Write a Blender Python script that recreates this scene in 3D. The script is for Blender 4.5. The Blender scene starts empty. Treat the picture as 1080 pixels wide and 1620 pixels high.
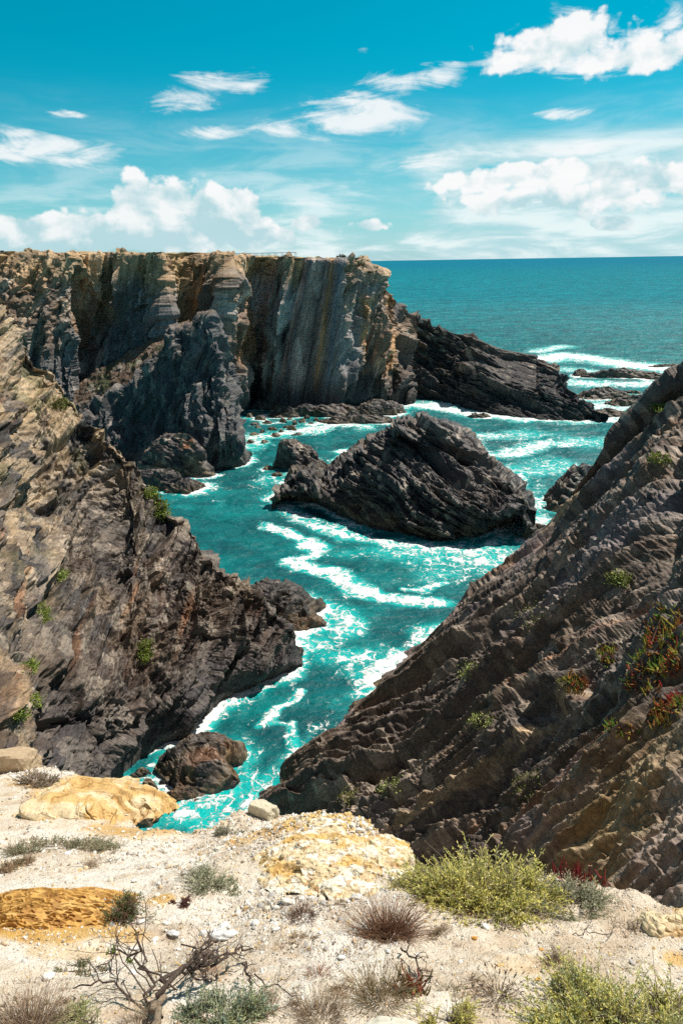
import bpy, math, random
import numpy as np
from math import radians as R
from mathutils import Matrix, Vector

random.seed(7)
RNG = np.random.default_rng(11)
SC = bpy.context.scene
COL = SC.collection
F4 = np.float32

# ------------------------------------------------------------------ camera
CAMZ = 42.0
W, H, FPX = 1080.0, 1620.0, 1080.0
PITCH, ROLL = R(20.18), R(-0.93)
cam_m = Matrix.Rotation(R(90) - PITCH, 4, 'X') @ Matrix.Rotation(ROLL, 4, 'Z')
CR = np.array(cam_m.to_3x3())
CAM = np.array([0.0, 0.0, CAMZ])
cd = bpy.data.cameras.new('camera'); cam = bpy.data.objects.new('camera', cd); COL.objects.link(cam)
cd.sensor_fit = 'VERTICAL'; cd.sensor_height = 36.0; cd.sensor_width = 24.0; cd.lens = 24.0
cd.clip_start = 0.05; cd.clip_end = 200000
cam.matrix_world = Matrix.Translation(Vector(CAM)) @ cam_m
SC.camera = cam

def ray(px, py):
    d = CR @ np.array([px - W / 2, -(py - H / 2), -FPX])
    return d / math.hypot(d[0], d[1])
def P(px, py, d):                 # point at horizontal distance d
    return CAM + ray(px, py) * d
def Pz(px, py, z=0.0):            # point at height z
    r = ray(px, py)
    return CAM + r * ((z - CAMZ) / r[2])
def azel(px, py):
    r = ray(px, py)
    return math.atan2(r[0], r[1]), math.atan(r[2])
def project(V):
    q = (V.reshape(-1, 3) - CAM) @ CR
    return (W / 2 + FPX * q[:, 0] / -q[:, 2]), (H / 2 - FPX * q[:, 1] / -q[:, 2]), -q[:, 2]

# ------------------------------------------------------------------ noise
U = np.uint32
def hash3(i, j, k, s):
    with np.errstate(over='ignore'):
        x = i.astype(U) * U(374761393) + j.astype(U) * U(668265263) + k.astype(U) * U(2246822519) + U((s * 3266489917 + 97) % 4294967296)
        x ^= x >> U(15); x *= U(2246822519); x ^= x >> U(13); x *= U(3266489917); x ^= x >> U(16)
    return x
def rnd(x, n):
    with np.errstate(over='ignore'):
        y = x * U((n * 2 + 1) * 747796405 % 4294967296) + U(2891336453); y ^= y >> U(16); y *= U(277803737); y ^= y >> U(15)
    return y.astype(F4) * F4(1 / 4294967296.0)
def vn(x, y, z, s=0):
    xi, yi, zi = np.floor(x), np.floor(y), np.floor(z)
    fx, fy, fz = x - xi, y - yi, z - zi
    fx = fx * fx * (3 - 2 * fx); fy = fy * fy * (3 - 2 * fy); fz = fz * fz * (3 - 2 * fz)
    xi = xi.astype(np.int64); yi = yi.astype(np.int64); zi = zi.astype(np.int64)
    o = 0
    for a in (0, 1):
        for b in (0, 1):
            for c in (0, 1):
                w = (fx if a else 1 - fx) * (fy if b else 1 - fy) * (fz if c else 1 - fz)
                o = o + w * (hash3(xi + a, yi + b, zi + c, s).astype(F4) * F4(2 / 4294967296.0) - 1)
    return o
def fbm(x, y, z, oct=4, s=0, g=0.5):
    o = 0; a = 1.0; f = 1.0; t = 0
    for i in range(oct):
        o = o + a * vn(x * f + 17.3 * i, y * f - 9.1 * i, z * f + 3.7 * i, s + i); t += a; a *= g; f *= 2.03
    return o / t * 1.6
def facet(x, y, z, s=0, tilt=1.0):
    """cells with a random level and a random tilt each: (height, cell random, edge distance)"""
    bx, by, bz = np.floor(x - .5), np.floor(y - .5), np.floor(z - .5)
    bi, bj, bk = bx.astype(np.int64), by.astype(np.int64), bz.astype(np.int64)
    best = np.full(x.shape, 1e9, F4); sec = best.copy()
    z0 = np.zeros(x.shape, F4); bh = np.zeros(x.shape, U); sh = bh; B = [z0, z0, z0]; S2 = [z0, z0, z0]
    for a in (0, 1):
        for b in (0, 1):
            for c in (0, 1):
                h = hash3(bi + a, bj + b, bk + c, s)
                D = [x - (bx + a + rnd(h, 1)), y - (by + b + rnd(h, 2)), z - (bz + c + rnd(h, 3))]
                d = D[0] * D[0] + D[1] * D[1] + D[2] * D[2]
                m = d < best; m2 = (d < sec) & ~m
                sh = np.where(m, bh, np.where(m2, h, sh)); S2 = [np.where(m, u, np.where(m2, v, w)) for u, v, w in zip(B, D, S2)]
                sec = np.where(m, best, np.where(m2, d, sec))
                best = np.where(m, d, best); bh = np.where(m, h, bh); B = [np.where(m, v, u) for u, v in zip(B, D)]
    def hg(hh, o): return (rnd(hh, 5) - .5) + tilt * (o[0] * (rnd(hh, 6) - .5) + o[1] * (rnd(hh, 7) - .5) + o[2] * (rnd(hh, 8) - .5))
    e = np.sqrt(sec) - np.sqrt(best); h1 = hg(bh, B); w = .5 + .5 * sstep(0, .22, e)
    return (h1 * w + hg(sh, S2) * (1 - w)).astype(F4), rnd(bh, 9), e
def sstep(a, b, x):
    t = np.clip((x - a) / (b - a), 0, 1); return t * t * (3 - 2 * t)
def lerp(a, b, t): return a + (b - a) * t
def mixc(c, d, t):                 # colour arrays
    return c + (np.asarray(d) - c) * np.asarray(t)[..., None]

# ------------------------------------------------------------------ splines and nets
def crspl(C, t, lin=0.0):
    """Catmull-Rom through C (k,...) at parameters t in 0..k-1; lin blends to straight segments"""
    k = len(C); i = np.clip(np.floor(t).astype(int), 0, k - 2); f = (t - i)
    sh = (-1,) + (1,) * (C.ndim - 1); f = f.reshape(sh)
    p1, p2 = C[i], C[i + 1]
    p0 = np.where((i > 0).reshape(sh), C[np.maximum(i - 1, 0)], 2 * p1 - p2)
    p3 = np.where((i < k - 2).reshape(sh), C[np.minimum(i + 2, k - 1)], 2 * p2 - p1)
    s = .5 * ((2 * p1) + (p2 - p0) * f + (2 * p0 - 5 * p1 + 4 * p2 - p3) * f * f + (3 * p1 - p0 - 3 * p2 + p3) * f ** 3)
    return s * (1 - lin) + (p1 + (p2 - p1) * f) * lin
def arcparam(C, n, w=None):
    """n parameters spread evenly along the pixel length of control polyline C (k,2)"""
    L = np.linalg.norm(np.diff(C, axis=0), axis=1) + 1e-3
    if w is not None: L = L * w
    c = np.concatenate([[0], np.cumsum(L)])
    return np.interp(np.linspace(0, c[-1], n), c, np.arange(len(C)))
def net(C, n, m, lin0=0.0, lin1=0.0, w0=None, w1=None):
    C = np.asarray(C, float)
    px, py, _ = project(C); q = np.stack([px, py], 1).reshape(C.shape[0], C.shape[1], 2)
    q = np.nan_to_num(np.clip(q, -3000, 4000))
    d0 = np.linalg.norm(np.diff(q, axis=0), axis=2).mean(1) + 1
    d1 = np.linalg.norm(np.diff(q, axis=1), axis=2).mean(0) + 1
    if w0 is not None: d0 = d0 * np.asarray(w0)
    if w1 is not None: d1 = d1 * np.asarray(w1)
    def prm(d, n):
        c = np.concatenate([[0], np.cumsum(d)]); return np.interp(np.linspace(0, c[-1], n), c, np.arange(len(c)))
    A = crspl(C, prm(d0, n), lin0)
    B = crspl(np.swapaxes(A, 0, 1), prm(d1, m), lin1)
    return np.swapaxes(B, 0, 1).astype(F4)
def gnormals(V):
    du = np.gradient(V, axis=0); dv = np.gradient(V, axis=1)
    n = np.cross(du, dv); n /= (np.linalg.norm(n, axis=2, keepdims=True) + 1e-9)
    c = V.reshape(-1, 3).mean(0)
    if np.sum(n * (CAM + np.array([0, 0, 60]) - V)) < 0: n = -n
    return n
def blurn(n, k):
    for _ in range(k):
        n = n.copy(); n[1:-1] = (n[:-2] + 2 * n[1:-1] + n[2:]) / 4; n[:, 1:-1] = (n[:, :-2] + 2 * n[:, 1:-1] + n[:, 2:]) / 4
    return n / (np.linalg.norm(n, axis=2, keepdims=True) + 1e-9)

def frame(e1, n):
    e1 = np.array(e1, float); e1 /= np.linalg.norm(e1); n = np.array(n, float)
    n -= e1 * (n @ e1); n /= np.linalg.norm(n); return np.stack([e1, np.cross(n, e1), n])

def surf_frame(V, N, ang, skew=.4):
    """bedding frame whose traces run at a picture angle (degrees up from the right) across the surface"""
    n = N.reshape(-1, 3).mean(0); n /= np.linalg.norm(n)
    c = V.reshape(-1, 3).mean(0); v = c - CAM; best = None
    t1 = np.cross(n, (0, 0, 1.)); t1 /= np.linalg.norm(t1); t2 = np.cross(n, t1)
    for a in np.linspace(0, np.pi, 181):
        e = math.cos(a) * t1 + math.sin(a) * t2; q = np.array([c, c + e]); px, py, _ = project(q)
        an = math.degrees(math.atan2(-(py[1] - py[0]), px[1] - px[0])) % 180
        d = abs((an - ang % 180 + 90) % 180 - 90)
        if best is None or d < best[0]: best = (d, e)
    e = best[1]; return frame(e, np.cross(n, e) + skew * n)
def soften(D, k=1):
    for _ in range(k):
        D = D.copy(); D[1:-1] = (D[:-2] + 2 * D[1:-1] + D[2:]) / 4; D[:, 1:-1] = (D[:, :-2] + 2 * D[:, 1:-1] + D[:, 2:]) / 4
    return D
def rubble(V, s1, a1, s=0):
    """isotropic chips and grit"""
    h, r, e = facet(V[..., 0] / s1, V[..., 1] / s1, V[..., 2] / s1, s, 1.8); g, r2, e2 = facet(V[..., 0] / s1 * 2.6, V[..., 1] / s1 * 2.6, V[..., 2] / s1 * 2.6, s + 1, 1.8)
    m = sstep(-.2, .4, fbm(V[..., 0] / s1 / 9, V[..., 1] / s1 / 9, V[..., 2] / s1 / 9, 3, s + 2))
    return (h * a1 + g * a1 * .4) * (.35 + m), r
BED = [None]
def rockdisp(V, Fm, octs, warp=0.0, wscale=8.0, layers=None, seed=0):
    """strata-aligned displacement; octs = (along, across, thick, amplitude, tilt)"""
    q = V @ Fm.T.astype(F4); x, y, z = q[..., 0], q[..., 1], q[..., 2]
    if warp:
        wx = fbm(x / wscale, y / wscale, z / wscale, 3, seed + 50) * warp
        wz = fbm(x / wscale, y / wscale, z / wscale, 3, seed + 60) * warp
        x = x + wx; z = z + wz; y = y + wx * .5
    disp = 0; ids = []
    for k, (a, b, c, amp, tilt) in enumerate(octs):
        h, r, e = facet(x / a + 3.1 * k, y / b, z / c, seed + 7 * k, tilt)
        disp = disp + h * amp - amp * .12 * (1 - sstep(0, .16, e)); ids.append(r)
    BED[0] = None
    if layers:
        for (th, amp) in layers:
            u = z / th; u = u + .33 * np.sin(u * 1.9) + 0.35 * vn(x / (th * 6), y / (th * 6), z * 0, seed + 90); k = np.floor(u)
            rr = rnd(hash3(k.astype(np.int64), (np.floor(x / (th * 7) + rnd(hash3(k.astype(np.int64), k.astype(np.int64) * 0, k.astype(np.int64) * 0, seed + 3), 1) * 5)).astype(np.int64), np.zeros_like(k, np.int64), seed + 91), 2)
            f = u - k; bd = rnd(hash3(k.astype(np.int64), np.zeros_like(k, np.int64), np.zeros_like(k, np.int64), seed + 95), 4); BED[0] = bd if BED[0] is None else BED[0] * .5 + bd * .5
            disp = disp + amp * (rr * (sstep(0, .15, f)) - .5 + .5 * f * (1 - sstep(.8, 1, f)))
    return disp, ids, (x, y, z)

# ------------------------------------------------------------------ meshes, materials, tags
def mesh_from(name, V, faces_flat, sizes, col=None, smooth=False, mat=None, attrs=None):
    me = bpy.data.meshes.new(name)
    V = np.ascontiguousarray(V.reshape(-1, 3), dtype=F4)
    me.vertices.add(len(V)); me.vertices.foreach_set('co', V.ravel())
    me.loops.add(len(faces_flat)); me.loops.foreach_set('vertex_index', np.ascontiguousarray(faces_flat, np.int32))
    st = np.concatenate([[0], np.cumsum(sizes)[:-1]]).astype(np.int32)
    me.polygons.add(len(sizes)); me.polygons.foreach_set('loop_start', st)
    try: me.polygons.foreach_set('loop_total', np.asarray(sizes, np.int32))
    except Exception: pass
    me.update(calc_edges=True)
    me.polygons.foreach_set('use_smooth', np.full(len(sizes), smooth))
    if col is not None:
        a = me.color_attributes.new('tint', 'FLOAT_COLOR', 'POINT')
        c = np.ones((len(V), 4), F4); c[:, :3] = np.clip(col.reshape(-1, 3), 0, 1); a.data.foreach_set('color', c.ravel())
    for k, v in (attrs or {}).items():
        a = me.attributes.new(k, 'FLOAT', 'POINT'); a.data.foreach_set('value', np.ascontiguousarray(v, F4).ravel())
    if mat: me.materials.append(mat)
    return me
def grid_faces(n, m, wrap=False):
    i = np.arange(n - 1)[:, None]; mm = m if wrap else m - 1
    j = np.arange(mm)[None, :]; j2 = (j + 1) % m
    a = i * m + j; b = i * m + j2; c = (i + 1) * m + j2; d = (i + 1) * m + j
    return np.stack([a, b, c, d], -1).reshape(-1)
def link(name, me, parent=None, loc=None):
    o = bpy.data.objects.new(name, me); COL.objects.link(o)
    if parent is not None: o.parent = parent
    if loc is not None: o.location = loc
    return o
def grid_obj(name, V, mat, col=None, smooth=False, wrap=False, flip=False, **kw):
    n, m = V.shape[:2]; f = grid_faces(n, m, wrap)
    # orient outward: towards camera/up
    a = V[:-1, :-1]; nn = np.cross(V[:-1, 1:] - a, V[1:, :-1] - a)
    s = np.sum(nn * (CAM + np.array([0, 0, 60]) - a))
    if (s < 0) != flip: f = f.reshape(-1, 4)[:, ::-1].reshape(-1)
    me = mesh_from(name, V, f, np.full(len(f) // 4, 4), col, smooth, mat, kw.get('attrs'))
    return link(name, me)
def tag(o, label=None, cat=None, group=None, kind=None):
    if label: o['label'] = label
    if cat: o['category'] = cat
    if group: o['group'] = group
    if kind: o['kind'] = kind
    return o
def empty(name, loc, label, cat, group=None, rz=0):
    o = bpy.data.objects.new(name, None); COL.objects.link(o); o.location = loc; o.rotation_euler[2] = rz
    o.empty_display_size = .2
    return tag(o, label, cat, group)

def nt(mat):
    mat.use_nodes = True; t = mat.node_tree; t.nodes.clear(); return t
class NB:
    """small node-building helper"""
    def __init__(s, tree): s.t = tree
    def n(s, typ, **kw):
        nd = s.t.nodes.new(typ)
        for k, v in kw.items(): setattr(nd, k, v)
        return nd
    def put(s, sock, v):
        if isinstance(v, bpy.types.NodeSocket): s.t.links.new(v, sock)
        elif v is not None: sock.default_value = v
    def m(s, op, a, b=None, c=None, clamp=False):
        nd = s.n('ShaderNodeMath', operation=op, use_clamp=clamp)
        for i, v in enumerate((a, b, c)):
            if v is not None: s.put(nd.inputs[i], v)
        return nd.outputs[0]
    def vm(s, op, a, b=None, out=0):
        nd = s.n('ShaderNodeVectorMath', operation=op); s.put(nd.inputs[0], a)
        if b is not None: s.put(nd.inputs[1], b)
        return nd.outputs[out]
    def noise(s, vec, scale, detail=4, rough=.5, dist=0, out='Fac', typ=None):
        nd = s.n('ShaderNodeTexNoise'); s.put(nd.inputs['Vector'], vec); nd.inputs['Scale'].default_value = scale
        nd.inputs['Detail'].default_value = detail; nd.inputs['Roughness'].default_value = rough; nd.inputs['Distortion'].default_value = dist
        if typ: nd.noise_type = typ
        return nd.outputs[out]
    def ss(s, x, a, b, lo=0., hi=1.):
        nd = s.n('ShaderNodeMapRange', interpolation_type='SMOOTHSTEP'); s.put(nd.inputs[0], x)
        s.put(nd.inputs[1], a); s.put(nd.inputs[2], b); s.put(nd.inputs[3], lo); s.put(nd.inputs[4], hi); return nd.outputs[0]
    def mr(s, x, a, b, lo=0., hi=1.):
        nd = s.n('ShaderNodeMapRange'); s.put(nd.inputs[0], x)
        s.put(nd.inputs[1], a); s.put(nd.inputs[2], b); s.put(nd.inputs[3], lo); s.put(nd.inputs[4], hi); return nd.outputs[0]
    def mix(s, f, a, b, mode='MIX'):
        nd = s.n('ShaderNodeMix', data_type='RGBA', blend_type=mode); s.put(nd.inputs[0], f)
        for i, v in ((6, a), (7, b)):
            if isinstance(v, tuple) and len(v) == 3: v = v + (1,)
            s.put(nd.inputs[i], v)
        return nd.outputs[2]

def rock_mat(name, Fm, fine=1.0, rough=.62, bump=.5, var=.9, bdist=.12):
    mt = bpy.data.materials.new(name); b = NB(nt(mt))
    geo = b.n('ShaderNodeNewGeometry'); pos = geo.outputs['Position']
    eu = Matrix(Fm.tolist()).to_euler()
    mp = b.n('ShaderNodeMapping'); b.put(mp.inputs[0], pos); mp.inputs['Rotation'].default_value = eu
    mp_ = mp; mp = b.n('ShaderNodeMapping'); b.put(mp.inputs[0], mp_.outputs[0]); mp.inputs['Scale'].default_value = (.22, .6, 2.4)
    at = b.n('ShaderNodeAttribute', attribute_name='tint').outputs['Color']
    n1 = b.noise(mp.outputs[0], 1.1 * fine, 6, .65, .4)
    n2 = b.noise(pos, 3.5 * fine, 5, .7)
    n3 = b.noise(mp.outputs[0], 6 * fine, 4, .7)
    f = b.m('ADD', b.m('MULTIPLY', n1, .6), b.m('MULTIPLY', n3, .4))
    g = b.mr(f, .32, .68, 1 - var * .75, 1 + var * .9)
    g2 = b.mr(n2, .3, .7, 1 - var * .5, 1 + var * .6)
    k = b.m('MULTIPLY', g, g2)
    cc = b.n('ShaderNodeCombineColor'); [b.put(cc.inputs[i], k) for i in range(3)]
    c = b.mix(1.0, at, cc.outputs[0], 'MULTIPLY')
    bs = b.n('ShaderNodeBsdfPrincipled'); b.put(bs.inputs['Base Color'], c)
    b.put(bs.inputs['Roughness'], b.mr(n1, .3, .7, rough - .12, rough + .15)); bs.inputs['Specular IOR Level'].default_value = .45
    hsum = b.m('ADD', b.m('MULTIPLY', f, 1.0), b.m('MULTIPLY', n2, .5))
    bp = b.n('ShaderNodeBump'); bp.inputs['Strength'].default_value = bump; bp.inputs['Distance'].default_value = 2.2 * bdist / fine
    b.put(bp.inputs['Height'], hsum); b.put(bs.inputs['Normal'], bp.outputs[0])
    o = b.n('ShaderNodeOutputMaterial'); b.t.links.new(bs.outputs[0], o.inputs[0]); return mt
def plain_mat(name, rough=.7, scale=30, var=.5, bump=0, spec=.3, trans=0., color=None, bdist=.01):
    """tint attribute (or a colour) broken up by object noise"""
    mt = bpy.data.materials.new(name); b = NB(nt(mt))
    pos = b.n('ShaderNodeNewGeometry').outputs['Position']
    at = b.n('ShaderNodeAttribute', attribute_name='tint').outputs['Color'] if color is None else tuple(color) + (1,)
    nz = b.noise(pos, scale, 5, .6); k = b.mr(nz, .3, .7, 1 - var, 1 + var)
    cc = b.n('ShaderNodeCombineColor'); [b.put(cc.inputs[i], k) for i in range(3)]
    c = b.mix(1.0, at, cc.outputs[0], 'MULTIPLY')
    bs = b.n('ShaderNodeBsdfPrincipled'); b.put(bs.inputs['Base Color'], c); bs.inputs['Roughness'].default_value = rough
    bs.inputs['Specular IOR Level'].default_value = spec
    if bump:
        bp = b.n('ShaderNodeBump'); bp.inputs['Strength'].default_value = bump; bp.inputs['Distance'].default_value = bdist
        b.put(bp.inputs['Height'], nz); b.put(bs.inputs['Normal'], bp.outputs[0])
    o = b.n('ShaderNodeOutputMaterial')
    if trans:
        tr = b.n('ShaderNodeBsdfTranslucent'); b.put(tr.inputs[0], c); ms = b.n('ShaderNodeMixShader'); ms.inputs[0].default_value = trans
        b.t.links.new(bs.outputs[0], ms.inputs[1]); b.t.links.new(tr.outputs[0], ms.inputs[2]); b.t.links.new(ms.outputs[0], o.inputs[0])
    else: b.t.links.new(bs.outputs[0], o.inputs[0])
    return mt

# ------------------------------------------------------------------ light and sky
SUN_AZ, SUN_EL = R(60), R(59)      # azimuth measured from +Y (view direction) towards +X
sd = Vector((math.sin(SUN_AZ) * math.cos(SUN_EL), math.cos(SUN_AZ) * math.cos(SUN_EL), math.sin(SUN_EL)))
ld = bpy.data.lights.new('sun', 'SUN'); ld.energy = 5.0; ld.angle = R(.53); ld.color = (1, .93, .82)
sun = bpy.data.objects.new('sun', ld); COL.objects.link(sun); sun.rotation_euler = (-sd).to_track_quat('-Z', 'Y').to_euler()
SKYSTR = 0.1
# ------------------------------------------------------------------ sky: Nishita, graded, with clouds placed by direction
world = bpy.data.worlds.new('World'); SC.world = world; world.use_nodes = True; world.node_tree.nodes.clear()
b = NB(world.node_tree)
sky = b.n('ShaderNodeTexSky', sky_type='NISHITA'); sky.sun_disc = False; sky.sun_elevation = SUN_EL; sky.sun_rotation = SUN_AZ
sky.altitude = 40; sky.air_density = 1.0; sky.dust_density = .6; sky.ozone_density = 2.0
tc = b.n('ShaderNodeTexCoord').outputs['Generated']
sx = b.n('ShaderNodeSeparateXYZ'); b.put(sx.inputs[0], tc); dx, dy, dz = sx.outputs
az = b.m('ARCTAN2', dx, dy); el = b.m('ARCSINE', dz)
cv = b.n('ShaderNodeCombineXYZ'); b.put(cv.inputs[0], az); b.put(cv.inputs[1], el); AE = cv.outputs[0]
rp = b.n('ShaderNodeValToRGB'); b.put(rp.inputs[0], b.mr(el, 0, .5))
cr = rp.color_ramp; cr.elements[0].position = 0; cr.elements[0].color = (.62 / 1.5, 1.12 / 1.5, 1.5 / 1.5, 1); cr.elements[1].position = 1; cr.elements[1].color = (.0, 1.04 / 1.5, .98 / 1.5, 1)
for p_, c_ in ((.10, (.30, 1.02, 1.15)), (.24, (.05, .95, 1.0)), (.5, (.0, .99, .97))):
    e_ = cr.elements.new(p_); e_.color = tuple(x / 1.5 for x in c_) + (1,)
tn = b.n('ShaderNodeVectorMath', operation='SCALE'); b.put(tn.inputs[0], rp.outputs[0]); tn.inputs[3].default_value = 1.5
hi = b.ss(el, .42, .75)  # unseen overhead sky, retinted and dimmed to neutralise and deepen the shadows
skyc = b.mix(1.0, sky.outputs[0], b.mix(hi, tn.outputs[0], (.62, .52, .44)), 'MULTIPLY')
def field(ells):
    fld = None
    for (px, py, rx, ry, s) in ells:
        a, e = azel(px, py); ax = rx / FPX * .93; ey = ry / FPX * .93
        mp_ = b.n('ShaderNodeMapping', vector_type='TEXTURE'); b.put(mp_.inputs[0], AE); mp_.inputs['Location'].default_value = (a, e, 0); mp_.inputs['Scale'].default_value = (ax, ey, 1)
        k = b.m('MULTIPLY', b.m('SUBTRACT', 1.25, b.vm('LENGTH', mp_.outputs[0], None, 1)), s)
        fld = k if fld is None else b.m('MAXIMUM', fld, k)
    return b.m('MAXIMUM', b.m('MINIMUM', fld, .85), -.7)
def n2(v, sx_, sy_, det, rough, dist=0, typ=None):
    nd = b.n('ShaderNodeTexNoise', noise_dimensions='2D'); b.put(nd.inputs['Vector'], b.vm('MULTIPLY', v, (sx_, sy_, 0))); nd.inputs['Scale'].default_value = 1
    nd.inputs['Detail'].default_value = det; nd.inputs['Roughness'].default_value = rough; nd.inputs['Distortion'].default_value = dist
    return nd.outputs['Fac']
CUM = [(252, 335, 70, 52, 1.25), (345, 346, 74, 46, 1.25), (150, 368, 110, 34, .9), (290, 374, 160, 26, 1.), (20, 368, 90, 30, .85), (482, 352, 26, 12, .75),
       (905, 66, 90, 34, .68), (1000, 88, 90, 26, .66), (830, 96, 50, 18, .5), (870, 274, 110, 18, .95), (940, 312, 170, 24, .62), (760, 285, 70, 16, .7), (1040, 285, 120, 24, .8), (572, 354, 40, 12, .65), (966, 353, 30, 12, .95)]
WISP = [(880, 64, 100, 44, .95), (985, 84, 150, 32, 1.1), (1065, 40, 40, 46, .6), (800, 92, 66, 36, .7), (555, 182, 120, 40, .95), (640, 130, 95, 20, .8), (700, 118, 44, 30, .85),
        (455, 200, 80, 18, .7), (370, 127, 115, 22, .95), (290, 162, 84, 24, .95), (340, 212, 80, 14, .75), (70, 240, 150, 30, 1.0), (30, 212, 70, 18, .7), (108, 181, 44, 7, 1.),
        (885, 180, 76, 11, .85), (910, 236, 110, 13, .95), (575, 78, 16, 9, .5), (685, 256, 70, 24, 1.), (470, 322, 110, 9, .6), (860, 300, 260, 34, 1.0)]
fc, fw = field(CUM), field(WISP)
a1 = n2(AE, 13, 19, 9, .56, .15); off = b.vm('ADD', AE, (.010, .016, 0)); a2 = n2(off, 13, 19, 5, .56, .15)
vo = b.n('ShaderNodeTexVoronoi', feature='F1', voronoi_dimensions='2D'); vo.inputs['Scale'].default_value = 30
b.put(vo.inputs['Vector'], b.vm('ADD', AE, b.vm('MULTIPLY', b.n('ShaderNodeTexNoise', noise_dimensions='2D').outputs['Color'], (0, 0, 0)))); vo.inputs['Detail'].default_value = 2; vo.inputs['Roughness'].default_value = .5
wvn = b.n('ShaderNodeTexNoise', noise_dimensions='2D'); b.put(wvn.inputs['Vector'], AE); wvn.inputs['Scale'].default_value = 60; wvn.inputs['Detail'].default_value = 3
b.put(vo.inputs['Vector'], b.vm('ADD', AE, b.vm('MULTIPLY', wvn.outputs['Color'], (.012, .009, 0))))
bil = b.m('SUBTRACT', .62, b.m('MULTIPLY', vo.outputs['Distance'], 1.0))
cden = b.m('ADD', b.m('ADD', b.m('MULTIPLY', b.m('SUBTRACT', a1, .5), 1.5), b.m('MULTIPLY', bil, .5)), b.m('SUBTRACT', fc, .12))
c0 = b.ss(cden, .0, .26)
w1 = n2(AE, 8, 34, 10, .64, .7); w2 = n2(AE, 26, 60, 6, .65, .3)
wden = b.m('ADD', b.m('ADD', b.m('MULTIPLY', b.m('SUBTRACT', w1, .5), 1.9), b.m('MULTIPLY', b.m('SUBTRACT', w2, .5), .7)), b.m('SUBTRACT', fw, .50))
w0 = b.ss(wden, -.05, .6)
# pale bank of far cloud low over the sea, denser to the right
hn = n2(AE, 7, 34, 6, .6, .3)
hb = b.m('MULTIPLY', b.ss(el, .22, .015), b.mr(az, -.45, .35, .5, 1.15))
hb = b.m('MULTIPLY', hb, b.mr(hn, .3, .7, .55, 1.25), clamp=True)
hr_ = b.m('MULTIPLY', b.m('MULTIPLY', b.ss(az, .02, .16), b.ss(el, .165, .125)), b.ss(hn, .22, .44))
h0 = b.m('MAXIMUM', b.m('MULTIPLY', hb, .9), b.m('MULTIPLY', hr_, .9))
rel = b.m('SUBTRACT', a1, a2)
deep = b.ss(cden, .1, .9)
top_ = b.mr(el, .025, .10, .0, 1.)
lit = b.m('ADD', b.m('ADD', .66, b.m('MULTIPLY', rel, 3.6)), b.m('ADD', b.m('MULTIPLY', b.m('SUBTRACT', top_, .5), .8), b.m('MULTIPLY', b.m('SUBTRACT', bil, .3), .5)), clamp=True)
lit = b.m('SUBTRACT', lit, b.m('MULTIPLY', deep, b.m('SUBTRACT', .18, b.m('MULTIPLY', top_, .18))), clamp=True)
ccol = b.mix(lit, (.50, .73, .78), (1.0, 1.0, 1.0))
def sc3(c): return tuple(x / SKYSTR for x in c)
cn = b.n('ShaderNodeVectorMath', operation='SCALE'); b.put(cn.inputs[0], ccol); cn.inputs[3].default_value = .97 / SKYSTR
hcol = b.mix(b.ss(hn, .4, .65), sc3((.50, .74, .79)), sc3((.86, .95, .96)))
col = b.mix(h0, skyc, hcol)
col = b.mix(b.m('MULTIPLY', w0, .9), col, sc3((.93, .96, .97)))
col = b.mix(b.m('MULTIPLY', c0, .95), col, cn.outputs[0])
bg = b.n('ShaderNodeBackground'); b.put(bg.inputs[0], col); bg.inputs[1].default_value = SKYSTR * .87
wo = b.n('ShaderNodeOutputWorld'); b.t.links.new(bg.outputs[0], wo.inputs[0])
world.cycles.sampling_method = 'NONE'
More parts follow.
